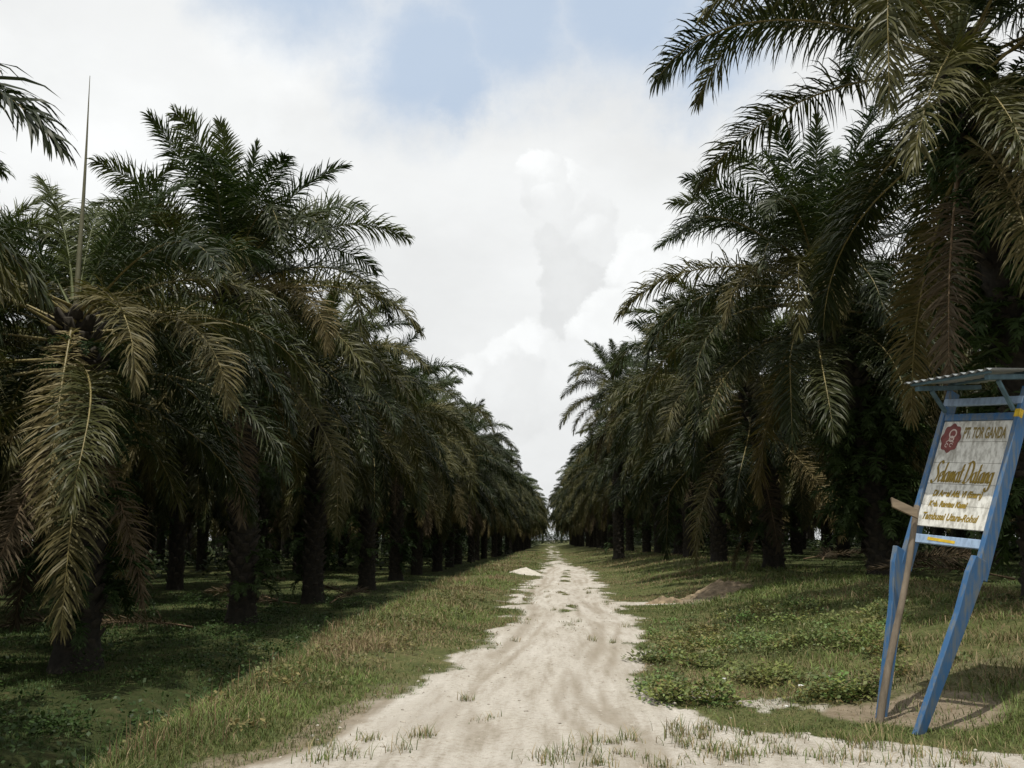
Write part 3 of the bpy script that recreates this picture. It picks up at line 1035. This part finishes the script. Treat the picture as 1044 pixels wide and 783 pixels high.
g = np.random.default_rng(45)
it = []
for i in range(1300):
    y = 6.5 + 26 * g.random() ** 1.7; x = g.uniform(xl(y) - .3, min(xr(y), 4) + .3)
    it.append((x, y, hz1(x, y) + .002, .005 + .019 * g.random() ** 4, .6))
tag(blobs('gravel', it, M['pebble'], 1), 'small stones and clods scattered over the sandy track', 'gravel', kind='stuff')
it = []
for px, py in ((790, 686), (783, 683), (795, 692), (762, 690), (738, 688), (817, 698), (802, 716), (757, 680), (845, 690)):
    d = ray(px, py); t = (.06 - CAM_H) / d.z
    x, y = d.x * t, d.y * t
    it.append((x, y, hz1(x, y) + .03, .018 + .018 * g.random(), .35))
tag(blobs('litter', it, M['litter'], 2), 'scraps of white litter lying at the edge of the weeds', 'litter', kind='stuff')


def heap(name, x, y, rx, ry, h, mat, seed, rough=.25):
    g = np.random.default_rng(seed)
    nr, na = 30, 80
    V_ = []; Q = []
    for j in range(nr + 1):
        t = j / nr
        for c in range(na):
            a = c * 2 * math.pi / na
            k = 1 + .22 * math.sin(2 * a + seed) + .12 * math.sin(5 * a + 2 * seed)
            xx = x + rx * t * k * math.cos(a); yy_ = y + ry * t * k * math.sin(a)
            V_.append((xx, yy_, 0))
    V_ = np.array(V_)
    t = np.repeat(np.arange(nr + 1) / nr, na)
    hgt = h * np.clip(1 - t, 0, 1) ** .85 * (1 + rough * 2 * (fbm(V_[:, 0] * 3, V_[:, 1] * 3, 1.0, seed, 4) - .5)) + (fbm(V_[:, 0], V_[:, 1], .22, seed + 5, 4) - .5) * h * rough * 1.3 * np.clip(1.15 - t, 0, 1)
    V_[:, 2] = hz(V_[:, 0], V_[:, 1]) + hgt - .05 * t
    for j in range(nr):
        for c in range(na):
            Q.append((j * na + c, j * na + (c + 1) % na, (j + 1) * na + (c + 1) % na, (j + 1) * na + c))
    return link(name, np_mesh(name, V_, np.array(Q), [mat], smooth=True))


d = ray(537, 583); t = -(CAM_H - .05) / d.z
tag(heap('sand_pile', d.x * 46 / d.y, 46, .8, 1.3, .30, M['sandpile'], 3, .2), 'small pile of pale sand on the left grass verge beside the track', 'sand pile')
tag(heap('soil_mound', 4.35, 26.3, 1.25, .85, .33, M['soil'], 5, .55), 'lumpy mound of dug brown soil in the grass right of the track', 'soil mound')
tag(heap('soil_clod', 2.75, 25.1, .55, .25, .16, M['soil'], 8, .5), 'low ridge of dark soil beside the sandy spur off the track', 'soil mound')


# ------------------------------------------------------------------ painted signboard
def paint(name, col, dirt, amount=.5, rough=.55):
    m, nt, b = newmat(name)
    L = nt.links.new
    tc = N(nt, 'ShaderNodeTexCoord')
    n1 = N(nt, 'ShaderNodeTexNoise', inp={'Scale': 5.0, 'Detail': 6.0, 'Roughness': .7}); L(tc.outputs['Object'], n1.inputs['Vector'])
    mp = N(nt, 'ShaderNodeMapping'); mp.inputs['Scale'].default_value = (26, 26, 2.2); L(tc.outputs['Object'], mp.inputs['Vector'])
    n2 = N(nt, 'ShaderNodeTexNoise', inp={'Scale': 1.0, 'Detail': 4.0, 'Roughness': .6}); L(mp.outputs[0], n2.inputs['Vector'])
    ad = N(nt, 'ShaderNodeMath', operation='MULTIPLY_ADD', inp={1: .6}); L(n1.outputs['Fac'], ad.inputs[0]); L(n2.outputs['Fac'], ad.inputs[2])
    r = ramp(nt, [(.74, (0, 0, 0)), (.86, (amount * .55,) * 3), (.98, (amount,) * 3)]); L(ad.outputs[0], r.inputs['Fac'])
    L(mixc(nt, r.outputs['Color'], col, dirt), b.inputs['Base Color'])
    b.inputs['Roughness'].default_value = rough
    bp = N(nt, 'ShaderNodeBump', inp={'Strength': .25, 'Distance': .005}); L(n2.outputs['Fac'], bp.inputs['Height']); L(bp.outputs[0], b.inputs['Normal'])
    return m


M['blue'] = paint('weathered_blue_paint', (.028, .100, .225), (.12, .14, .15), .9)
M['pale_blue'] = paint('faded_blue_paint', (.26, .36, .50), (.16, .22, .32), .8)
M['white'] = paint('weathered_white_paint', (.62, .62, .58), (.28, .27, .235), .9, .7)
M['ochre'] = simple('ochre_paint', (.21, .145, .018), .6, .3, 30)
M['grey_letter'] = simple('faded_olive_paint', (.20, .155, .055), .7, .3, 30)
M['maroon'] = simple('maroon_paint', (.16, .045, .040), .6, .3, 25)
M['yellow'] = simple('yellow_paint', (.52, .36, .03), .5, .3, 20)
M['zinc'] = simple('zinc_sheet', (.22, .235, .24), .42, .25, 5, 0, (1, 1, 1), .6)
M['dark_timber'] = simple('teal_painted_timber', (.06, .105, .13), .7, .35, 9)


def prism(name, rings, mat, parent=None, origin=None, bevel=.004):
    """solid through 4-corner rings"""
    bm = bmesh.new()
    vs = [[bm.verts.new(p - (origin or Vector())) for p in r] for r in rings]
    for a, b in zip(vs[:-1], vs[1:]):
        for k in range(4):
            bm.faces.new((a[k], a[(k + 1) % 4], b[(k + 1) % 4], b[k]))
    bm.faces.new(vs[0][::-1]); bm.faces.new(vs[-1])
    bmesh.ops.recalc_face_normals(bm, faces=bm.faces[:])
    if bevel:
        bmesh.ops.bevel(bm, geom=bm.edges[:], offset=bevel, segments=1, affect='EDGES')
    me = bpy.data.meshes.new(name); bm.to_mesh(me); bm.free()
    me.materials.append(mat)
    return link(name, me, parent)


# board plane: near edge (right in the photo) and far edge (left in the photo)
dn, df = 8.85, 9.52
TL, TR_, BL, BR = P(962, 431, df + .10), P(1036, 427, dn + .14), P(935, 534, df), P(1003, 543, dn)
ux = ((TR_ - TL) + (BR - BL)); W = ux.length / 2; ux.normalize()        # along the lines of writing
uy = ((TL - BL) + (TR_ - BR)).normalized()
un = ux.cross(uy).normalized()                                           # outwards, to the track
uy = un.cross(ux).normalized()
cen = (TL + TR_ + BL + BR) / 4
Hb = ((TL - BL).length + (TR_ - BR).length) / 2
sign = empty('signboard', (0, 0, 0))
footR = P(935, 735, 8.62); footR.z = hz1(footR.x, footR.y)
footL = P(897, 718, 9.25); footL.z = hz1(footL.x, footL.y)
sign.location = (footR + footL) / 2
O = sign.location.copy()


def lp(u, v, w=0.0):
    """board-plane coordinates, metres from the board's centre"""
    return cen + ux * u + uy * v + un * w


def bar(name, a, b, wa, wb, da, db, mat, parent=sign, front=None, side=None, off=0.0):
    """plank from a to b; width along the board, depth backwards"""
    s = side or ux; f = front or un
    rings = []
    for p, w, d in ((a, wa, da), (b, wb, db)):
        rings.append([p - s * w / 2 + f * off, p + s * w / 2 + f * off, p + s * w / 2 - f * (d - off), p - s * w / 2 - f * (d - off)])
    return prism(name, rings, mat, parent, O)


hw = W / 2
pw = .05
# the two posts, each an upper plank lapped on a lower one
for sgn, foot in ((1, footR), (-1, footL)):
    edge = hw + pw / 2 + .004
    topp = lp(sgn * edge, Hb / 2 + .33, .03)
    knee = lp(sgn * edge, -Hb / 2 - .42, .03)
    post = bar('post', knee, topp, pw, pw, .15, .13, M['blue'])
    fd = (foot - knee)
    # lower stub: from the ground up past the knee, shifted towards the track
    kn2 = knee - fd.normalized() * .16 + un * .075
    stub = prism('post_foot', [[foot - fd.normalized() * -.2 + ux * sx * pw * .55 + un * dn_ for sx, dn_ in ((-1, .035), (1, .035), (1, -.05), (-1, -.05))],
                               [knee + fd * .25 + ux * sx * pw * .55 + un * dn_ for sx, dn_ in ((-1, .055), (1, .055), (1, -.095), (-1, -.095))],
                               [knee + ux * sx * pw * .55 + un * dn_ for sx, dn_ in ((-1, .095), (1, .095), (1, -.10), (-1, -.10))],
                               [kn2 + ux * sx * pw * .55 + un * dn_ for sx, dn_ in ((-1, .01), (1, .01), (1, -.14), (-1, -.14))]], M['blue'], sign, O)
    if sgn > 0:
        yl = bar('yellow_patch', lp(edge, Hb / 2 + .02), lp(edge, Hb / 2 + .10), pw + .008, pw + .008, .05, .05, M['yellow'], off=.034)
# rails
bar('rail', lp(-hw, Hb / 2 + .035, .022), lp(hw, Hb / 2 + .035, .022), .07, .07, .04, .04, M['blue'], side=uy)
bar('rail', lp(-hw - .05, Hb / 2 + .19, .034), lp(hw + .05, Hb / 2 + .19, .034), .075, .075, .03, .03, M['pale_blue'], side=uy)
rail = bar('rail', lp(-hw, -Hb / 2 - .13, .022), lp(hw, -Hb / 2 - .13, .022), .085, .085, .03, .03, M['pale_blue'], side=uy)
sm_ = prism('paint_smudge', [[lp(-.18, -Hb / 2 - .125 + dv, w_) for dv, w_ in ((-.014, .0245), (.016, .0245), (.016, .020), (-.014, .020))],
                             [lp(.12, -Hb / 2 - .14 + dv, w_) for dv, w_ in ((-.012, .0245), (.014, .0245), (.014, .020), (-.012, .020))]], M['yellow'], rail, O, 0)
sm_.parent = rail
# board of five horizontal planks, joined as one panel
bm = bmesh.new()
edges = np.linspace(-Hb / 2, Hb / 2, 6)
for k in range(5):
    a, b = edges[k] + .0025, edges[k + 1] - .0025
    wv = [.002, -.001, .0015, 0, .001][k]
    rings = [[lp(sx * hw * .998, v, wv) - O for sx, v in ((-1, a), (1, a), (1, b), (-1, b))], [lp(sx * hw * .998, v, -.02) - O for sx, v in ((-1, a), (1, a), (1, b), (-1, b))]]
    v0 = [bm.verts.new(p) for p in rings[0]]; v1 = [bm.verts.new(p) for p in rings[1]]
    bm.faces.new(v0); bm.faces.new(v1[::-1])
    for q in range(4): bm.faces.new((v0[q], v1[q], v1[(q + 1) % 4], v0[(q + 1) % 4]))
# backing so no light passes the joints
v0 = [bm.verts.new(lp(sx * hw * .97, v, -.008) - O) for sx, v in ((-1, -Hb * .49), (1, -Hb * .49), (1, Hb * .49), (-1, Hb * .49))]
bm.faces.new(v0)
bmesh.ops.recalc_face_normals(bm, faces=bm.faces[:])
me = bpy.data.meshes.new('board'); bm.to_mesh(me); bm.free(); me.materials.append(M['white'])
board = link('board', me, sign)


def writing(text, u, v, size, mat, shear=0.0, sx=1.0, parent=board, weight=.0, width=None, rise=0.0, name='lettering'):
    cu = bpy.data.curves.new('lettering', 'FONT')
    cu.body = text; cu.size = size; cu.shear = shear; cu.offset = weight; cu.align_x = 'LEFT'; cu.align_y = 'BOTTOM_BASELINE'
    tmp = bpy.data.objects.new('lettering', cu); C.objects.link(tmp)
    dg = bpy.context.evaluated_depsgraph_get(); dg.update()
    me = bpy.data.meshes.new_from_object(tmp.evaluated_get(dg))
    bpy.data.objects.remove(tmp)
    co = np.array([q.co[:] for q in me.vertices])
    k = (width / (co[:, 0].max() - co[:, 0].min())) if width else sx
    for q in me.vertices:
        w = lp(u + q.co.x * k, v + q.co.y + rise * q.co.x * k, .0032)
        q.co = w - O
    me.materials.clear(); me.materials.append(mat)
    o = link(name, me, parent)
    return o


def brush(strokes, u, v, size, mat, nib=.16, slant=.25, parent=board, name='lettering'):
    """brush-lettered words: polylines with a broad slanted nib, joined as one mesh"""
    bm = bmesh.new()
    nd = Vector((math.cos(R(40)), math.sin(R(40)))) * nib * size / 2
    lay = 0
    for st in strokes:
        pts_ = [Vector(p) for p in st]
        # smooth by Catmull-Rom
        sm2 = []
        for i in range(len(pts_) - 1):
            p0 = pts_[max(i - 1, 0)]; p1_ = pts_[i]; p2_ = pts_[i + 1]; p3 = pts_[min(i + 2, len(pts_) - 1)]
            for s in np.linspace(0, 1, 7)[:-1]:
                sm2.append(.5 * ((2 * p1_) + (p2_ - p0) * s + (2 * p0 - 5 * p1_ + 4 * p2_ - p3) * s * s + (3 * p1_ - p0 - 3 * p2_ + p3) * s ** 3))
        sm2.append(pts_[-1])
        prev = None
        for i, q in enumerate(sm2):
            tn = (sm2[min(i + 1, len(sm2) - 1)] - sm2[max(i - 1, 0)])
            tn = tn.normalized() if tn.length > 1e-6 else Vector((1, 0))
            pn = Vector((-tn.y, tn.x)) * nib * size * .14
            c = Vector(((q.x + slant * q.y) * size, q.y * size))
            # broad nib plus a minimum hairline
            sgn = 1 if nd.dot(pn) >= 0 else -1
            o_ = nd + pn * sgn
            a = lp(u + c.x - o_.x, v + c.y - o_.y, .0032 + lay * .00006) - O; b = lp(u + c.x + o_.x, v + c.y + o_.y, .0032 + lay * .00006) - O
            cur = (bm.verts.new(a), bm.verts.new(b))
            if prev: bm.faces.new((prev[0], prev[1], cur[1], cur[0]))
            prev = cur
        lay += 1
    me = bpy.data.meshes.new(name); bm.to_mesh(me); bm.free(); me.materials.append(mat)
    return link(name, me, parent)


# each letter: list of strokes in a 1 x-height unit, and an advance
def o_(x): return [(x + .42, .92), (x + .12, .80), (x + .02, .38), (x + .2, .02), (x + .46, .22), (x + .5, .7), (x + .42, .92)]
LET = {
    'S': ([[(.95, 1.62), (.72, 1.86), (.38, 1.72), (.28, 1.32), (.52, 1.0), (.72, .62), (.56, .12), (.18, -.08), (-.12, .16)]], .98),
    'e': ([[(.06, .48), (.46, .58), (.40, .92), (.14, .82), (.04, .36), (.22, .02), (.52, .22)]], .56),
    'l': ([[(.10, .1), (.12, .9), (.16, 1.75)], [(.10, .16), (.22, .0), (.38, .2)]], .36),
    'a': ([o_(0), [(.52, .95), (.50, .3), (.58, .0), (.72, .18)]], .74),
    'm': ([[(.06, 0), (.08, .9)], [(.08, .62), (.26, .94), (.36, .7), (.36, 0)], [(.37, .62), (.56, .94), (.66, .7), (.66, .12), (.8, .1)]], .86),
    't': ([[(.16, 1.6), (.14, .22), (.26, .0), (.42, .2)], [(-.04, 1.02), (.40, 1.08)]], .46),
    'D': ([[(.14, 0), (.18, 1.75)], [(-.12, 1.62), (.3, 1.86), (.78, 1.62), (.94, .92), (.7, .2), (.3, -.04), (-.04, .1)]], 1.06),
    'n': ([[(.06, 0), (.08, .9)], [(.08, .6), (.28, .94), (.42, .72), (.42, .16), (.56, .08)]], .6),
    'g': ([o_(0), [(.54, .95), (.54, -.2), (.36, -.66), (.04, -.56), (-.02, -.36)]], .66),
    ' ': ([], .34),
}


def word(text):
    out = []; x = 0
    for ch in text:
        st, adv = LET[ch]
        for s in st: out.append([(x + a, b) for a, b in s])
        x += adv
    return out, x


st, wd = word('Selamat Datang')
xh = .115
sxk = (W * .86) / wd
st = [[(a * sxk / xh, b) for a, b in s] for s in st]
brush(st, -hw * .90, -.085 * Hb, xh, M['ochre'], nib=.17, slant=.10)
writing('PT. TOR GANDA', -.165 * W, .335 * Hb, .155, M['grey_letter'], 0.0, width=.60 * W, weight=.006)
writing('Di Areal Afd. VI (Enam)', -.37 * W, -.215 * Hb, .082, M['ochre'], .28, width=.71 * W, weight=.004)
writing('Keb. Rantau Kasai', -.39 * W, -.315 * Hb, .082, M['ochre'], .28, width=.56 * W, weight=.004)
writing('Tambusai Utara-Rohul', -.44 * W, -.435 * Hb, .095, M['ochre'], .28, width=.80 * W, weight=.0042)
# emblem: scalloped maroon disc with pale rings
bm = bmesh.new()
ec = (-.335 * W, .335 * Hb)
er = .112
ring = []
for k in range(64):
    a = k / 64 * 2 * math.pi
    r = er * (1 + .07 * math.cos(8 * a))
    ring.append(bm.verts.new(lp(ec[0] + r * .95 * math.cos(a), ec[1] + r * 1.3 * math.sin(a), .0034) - O))
bm.faces.new(ring)
me = bpy.data.meshes.new('emblem'); bm.to_mesh(me); bm.free(); me.materials.append(M['maroon'])
emb = link('emblem', me, board)


def annulus(name, cx, cy, r0, r1, mat, w, ky=1.15, a0=0, a1=360):
    bm = bmesh.new(); prev = None
    for k in range(33):
        a = R(a0 + (a1 - a0) * k / 32)
        c = [bm.verts.new(lp(cx + r * math.cos(a), cy + ky * r * math.sin(a), w) - O) for r in (r0, r1)]
        if prev: bm.faces.new((prev[0], prev[1], c[1], c[0]))
        prev = c
    return bm


bm = annulus('', ec[0] + .012, ec[1] + .045, .030, .043, None, .0046)
for args in ((ec[0] + .010, ec[1] - .008, .018, .030, .0046, 1.1, 0, 360), (ec[0], ec[1] - .062, .038, .046, .0046, 1.0, 20, 160), (ec[0] - .028, ec[1] - .075, .012, .018, .0046, 1.2, 0, 300), (ec[0] + .022, ec[1] - .072, .012, .018, .0046, 1.2, 0, 300)):
    b2 = annulus('', args[0], args[1], args[2], args[3], None, args[4], args[5], args[6], args[7])
    tm = bpy.data.meshes.new('t'); b2.to_mesh(tm); b2.free(); bm.from_mesh(tm); bpy.data.meshes.remove(tm)
M['pale_pink'] = simple('pale_pink_paint', (.52, .42, .38), .6, .2, 20)
me = bpy.data.meshes.new('emblem_device'); bm.to_mesh(me); bm.free(); me.materials.append(M['pale_pink'])
o = link('lettering', me, board)

# corrugated roof sheet: runs from the track side back over the board
rv = Vector((un.x, un.y, 0)).normalized()
tv = Vector((ux.x, ux.y, 0)).normalized()
rc = lp(0, Hb / 2 + .40, 0)
nu, nv = 90, 2
Vr, Qr = [], []
rl = .86
f0, f1 = .62, -.42
for layer in (0, 1):
    for j in range(nv):
        w_ = f0 + (f1 - f0) * j / (nv - 1)
        for i in range(nu):
            u_ = (i / (nu - 1) - .5) * rl * 1.12
            p = rc + tv * u_ + rv * w_ + Vector((0, 0, .012 * math.sin(i / (nu - 1) * 11 * 2 * math.pi) - .08 * w_ + .06 - layer * .004))
            Vr.append(p - O)
for layer in (0, 1):
    b = layer * nu * nv
    for i in range(nu - 1):
        Qr.append((b + i, b + i + 1, b + nu + i + 1, b + nu + i))
roof = link('roof', np_mesh('roof', np.array([list(p) for p in Vr]), np.array(Qr), [M['zinc']], smooth=True), sign)
# beams below the sheet and slanting brackets
for u_ in (-rl * .44, rl * .44):
    a = rc + tv * u_ + rv * (f0 - .06) + Vector((0, 0, -.08 * f0 + .022)); b = rc + tv * u_ + rv * (f1 + .05) + Vector((0, 0, -.08 * f1 + .022))
    bar('roof_beam', a, b, .05, .05, .045, .045, M['dark_timber'], side=tv, front=Vector((0, 0, 1)))
    bar('bracket', lp(math.copysign(hw - .01, u_), Hb / 2 + .10, .04), rc + tv * u_ * .95 + rv * (f0 - .25) + Vector((0, 0, -.045)), .04, .04, .03, .03, M['dark_timber'], side=tv, front=uy)
for w_ in (f0 - .05, .02):
    a = rc + tv * -rl * .5 + rv * w_ + Vector((0, 0, -.08 * w_ + .046)); b = rc + tv * rl * .5 + rv * w_ + Vector((0, 0, -.08 * w_ + .046))
    bar('roof_batten', a, b, .04, .04, .022, .022, M['dark_timber'], side=rv, front=Vector((0, 0, 1)))
tag(sign, 'leaning blue-framed wooden welcome board with hand-painted writing under a small zinc roof', 'signboard')

# rough pole leaning against the far post, with a short plank nailed across its top
pf = P(893, 721, 9.0); pf.z = hz1(pf.x, pf.y) - .1
pt = P(936, 516, 9.25)
pole = empty('wooden_pole', pf)
Vp, Qp = [], []
ax = (pt - pf)
nseg, nc = 14, 9
sd = ax.normalized().cross(Vector((0, 1, 0))).normalized(); sd2 = ax.normalized().cross(sd)
for j in range(nseg + 1):
    t = j / nseg
    c = ax * t + sd * .014 * math.sin(t * 7) + sd2 * .01 * math.sin(t * 5 + 1)
    r = .034 - .008 * t
    for k in range(nc):
        a = k * 2 * math.pi / nc
        Vp.append(c + (sd * math.cos(a) + sd2 * math.sin(a)) * r * (1 + .08 * math.sin(3 * a + 4 * t)))
for j in range(nseg):
    for k in range(nc):
        Qp.append((j * nc + k, j * nc + (k + 1) % nc, (j + 1) * nc + (k + 1) % nc, (j + 1) * nc + k))
Vp.append(ax * 1.004); tipi = len(Vp) - 1
tris = [(nseg * nc + k, nseg * nc + (k + 1) % nc, tipi) for k in range(nc)]
link('shaft', np_mesh('shaft', np.array([list(p) for p in Vp]), np.array(Qp), [M['pole_wood']], smooth=True, tris=np.array(tris)), pole)
a, b = P(909, 512, 9.16), P(935, 524, 9.16)
up = Vector((0, .2, 1)).normalized(); fw = (b - a).normalized().cross(up).normalized()
prism('plank', [[q + up * s * .045 + fw * w for s, w in ((-1, -.012), (1, -.012), (1, .012), (-1, .012))] for q in (a, b)], M['plank_wood'], pole, pf, .002)
tag(pole, 'rough wooden pole with a short plank at its top, leaning beside the blue post', 'pole')

# cut fronds lying at the foot of the low-crowned palm
g = np.random.default_rng(77)
for i, (dx, dy, az, s) in enumerate(((-.7, -.9, 200, .34), (-1.1, -.4, 120, .30))):
    o = link('fallen_frond', FR[(10, i)])
    x, y = 7.6 + dx, 34.6 + dy
    o.location = (x, y, hz1(x, y) + (1.25 if i == 0 else 1.1))
    o.rotation_euler = (0, 0, R(az)); o.scale = (s, s, s)
    tag(o, ['dry frond fallen against the foot of the low-crowned palm, nearest the trunk', 'smaller dry frond lying left of the low-crowned palm\'s foot'][i], 'palm frond')

g = np.random.default_rng(88)
n_f = 0
while n_f < 16:
    sd_ = -1 if n_f % 2 else 1
    y = g.uniform(12, 44); x = sd_ * g.uniform(6.2 if sd_ < 0 else 9.2, 15)
    if abs(x) / y > .62 or min((x - a) ** 2 + (y - b) ** 2 for a, b in PALMS) < 2.2: continue
    o = link('fallen_frond', FR[(10, n_f % 3)])
    o.location = (x, y, hz1(x, y) + .22)
    o.rotation_euler = Euler((0, R(62 + g.normal(0, 4)), g.uniform(0, 6.28)), 'XYZ')
    o.rotation_euler = (Matrix.Rotation(g.uniform(0, 6.28), 4, 'Z') @ Matrix.Rotation(R(-66), 4, 'Y')).to_euler()
    o.scale = (.7, .7, .7)
    tag(o, 'dry cut frond lying on the shaded ' + ('left' if sd_ < 0 else 'right') + ' plantation floor between the palms', 'palm frond', 'cut fronds on the ' + ('left' if sd_ < 0 else 'right') + ' plantation floor')
    n_f += 1

# ------------------------------------------------------------------ sky and sun
S = Vector((-.06, -.25, .965)).normalized()
ELEV = math.asin(S.z); AZ = math.atan2(S.x, S.y)
w = bpy.data.worlds.new('World'); SC.world = w
w.use_nodes = True
nt = w.node_tree
L = nt.links.new
bg = nt.nodes['Background']
STR = .10
bg.inputs['Strength'].default_value = STR
sky = N(nt, 'ShaderNodeTexSky', sky_type='NISHITA', sun_disc=False, sun_elevation=ELEV, sun_rotation=AZ, air_density=1.0, dust_density=1.5, ozone_density=1.0)
tc = N(nt, 'ShaderNodeTexCoord')
dirs = tc.outputs['Generated']


def vmath(op, a, b=None, scale=None):
    n = N(nt, 'ShaderNodeVectorMath', operation=op)
    for k, v in enumerate((a, b)):
        if v is None: continue
        if isinstance(v, bpy.types.NodeSocket): L(v, n.inputs[k])
        else: n.inputs[k].default_value = v
    if scale is not None: n.inputs['Scale'].default_value = scale
    return n.outputs['Value'] if op in ('LENGTH', 'DISTANCE', 'DOT_PRODUCT') else n.outputs[0]


def fm_(op, a, b=None, c=None, clamp=False):
    n = N(nt, 'ShaderNodeMath', operation=op, use_clamp=clamp)
    for k, v in enumerate((a, b, c)):
        if v is None: continue
        if isinstance(v, bpy.types.NodeSocket): L(v, n.inputs[k])
        else: n.inputs[k].default_value = v
    return n.outputs[0]


def mrange(v, a, b, c=0., d=1.):
    n = N(nt, 'ShaderNodeMapRange', interpolation_type='SMOOTHSTEP', inp={1: a, 2: b, 3: c, 4: d})
    L(v, n.inputs[0])
    return n.outputs[0]


def wnoise(vec, scale, det=6., rough=.55, color=False):
    n = N(nt, 'ShaderNodeTexNoise', inp={'Scale': scale, 'Detail': det, 'Roughness': rough})
    L(vec, n.inputs['Vector'])
    return n.outputs['Color'] if color else n.outputs['Fac']


def dist_to(c, vec):
    return vmath('DISTANCE', vec, tuple(c))


def ndir(px, py): return ray(px, py).normalized()


warp = vmath('SCALE', vmath('SUBTRACT', wnoise(dirs, 8, 9, .62, True), (.5, .5, .5)), scale=.15)
wd_ = vmath('ADD', dirs, warp)
# clear openings between the clouds
clear = None
for px, py, r in ((430, 55, .115), (520, 25, .12), (470, 90, .06), (640, -10, .13), (720, 55, .10), (300, -60, .14)):
    v = mrange(dist_to(ndir(px, py), wd_), r, r * .25)
    clear = v if clear is None else fm_('MAXIMUM', clear, v)
clear = fm_('MULTIPLY', clear, .8)
gen = mrange(wnoise(vmath('MULTIPLY', dirs, (1, 1, 1.6)), 2.2, 5, .5), .60, .74)
back = fm_('LESS_THAN', vmath('DOT_PRODUCT', dirs, (0, 1, 0)), .3)
clear = fm_('MAXIMUM', clear, fm_('MULTIPLY', fm_('MULTIPLY', gen, back), .55))
# thick layer with soft structure
soft = wnoise(vmath('MULTIPLY', dirs, (1, 1, 1.8)), 4.5, 7, .55)
lum = fm_('MULTIPLY_ADD', mrange(soft, .3, .7), .11, .825)
el = N(nt, 'ShaderNodeSeparateXYZ'); L(dirs, el.inputs[0])
lum = fm_('MULTIPLY', lum, mrange(el.outputs['Z'], .0, .20, .93, 1.0))
# brighter cumulus bank at the upper left
for px, py, r, a in ((200, 60, .20, .05), (100, 130, .2, .05), (260, 90, .07, .04)):
    lum = fm_('MULTIPLY_ADD', mrange(dist_to(ndir(px, py), wd_), r, r * .3), a, lum)
# towering cumulus: overlapping billows
w2 = vmath('ADD', dirs, vmath('SCALE', vmath('SUBTRACT', wnoise(dirs, 24, 9, .64, True), (.5, .5, .5)), scale=.042))
body = None
bill = mrange(wnoise(dirs, 30, 6, .6), .35, .65)
# (place, radius, shaded brightness, brightness gained towards the lit upper left)
for px, py, r, b0, b1 in ((578, 250, .036, .815, .02), (584, 285, .036, .80, .02), (586, 320, .038, .795, .02), (590, 350, .040, .79, .02),
                          (600, 225, .032, .86, .09), (588, 212, .030, .87, .10), (606, 245, .026, .86, .07), (576, 188, .028, .90, .10), (552, 200, .023, .86, .11), (553, 178, .027, .90, .10), (566, 204, .024, .87, .08),
                          (700, 270, .05, .87, .11), (655, 262, .032, .88, .11), (638, 285, .030, .87, .12), (672, 300, .05, .88, .08), (622, 320, .030, .87, .11), (610, 345, .032, .87, .11), (640, 345, .05, .87, .08),
                          (540, 360, .036, .86, .12), (515, 378, .034, .85, .11), (565, 385, .04, .84, .08), (485, 395, .036, .84, .09), (530, 405, .05, .82, .05), (590, 395, .05, .84, .06)):
    dd = dist_to(ndir(px, py), w2)
    v = mrange(dd, r, r * .80)
    lit = mrange(dist_to(ndir(px - 12, py - 22), w2), r * 1.25, r * .35)
    bl = fm_('MULTIPLY_ADD', lit, b1, fm_('MULTIPLY_ADD', bill, .035, b0 - .01))
    lum = fm_('ADD', fm_('MULTIPLY', lum, fm_('SUBTRACT', 1.0, v)), fm_('MULTIPLY', bl, v))
    body = v if body is None else fm_('MAXIMUM', body, v)
clear = fm_('MULTIPLY', clear, fm_('SUBTRACT', 1.0, body))
cb = N(nt, 'ShaderNodeCombineColor')
for k, f in enumerate((.985, 1.0, 1.0)):
    L(fm_('MULTIPLY', lum, f / STR), cb.inputs[k])
mx = N(nt, 'ShaderNodeMix', data_type='RGBA')
# the openings are veiled with thin cirrus
L(clear, mx.inputs[0]); L(cb.outputs[0], mx.inputs[6])
veil = mixc(nt, .78, sky.outputs[0], (.53 / STR, .67 / STR, .86 / STR))
L(veil, mx.inputs[7])
L(mx.outputs[2], bg.inputs['Color'])
w.cycles.sampling_method = 'MANUAL'
w.cycles.sample_map_resolution = 512

sun_d = bpy.data.lights.new('sun', 'SUN')
sun_d.energy = 4.2; sun_d.angle = R(.55); sun_d.color = (1, .95, .86)
sun = bpy.data.objects.new('sun', sun_d); C.objects.link(sun)
sun.rotation_euler = S.to_track_quat('Z', 'Y').to_euler()

# ------------------------------------------------------------------ view
SC.view_settings.view_transform = 'Standard'
SC.view_settings.look = 'None'
SC.view_settings.gamma = 1
SC.view_settings.exposure = 0.0
SC.view_settings.use_curve_mapping = False
SC.render.engine = 'CYCLES'
SC.cycles.max_bounces = 5
SC.cycles.diffuse_bounces = 3
SC.cycles.glossy_bounces = 2
SC.cycles.transmission_bounces = 3
SC.cycles.use_denoising = True
print('palms', len(PALMS), 'objects', len(bpy.data.objects))
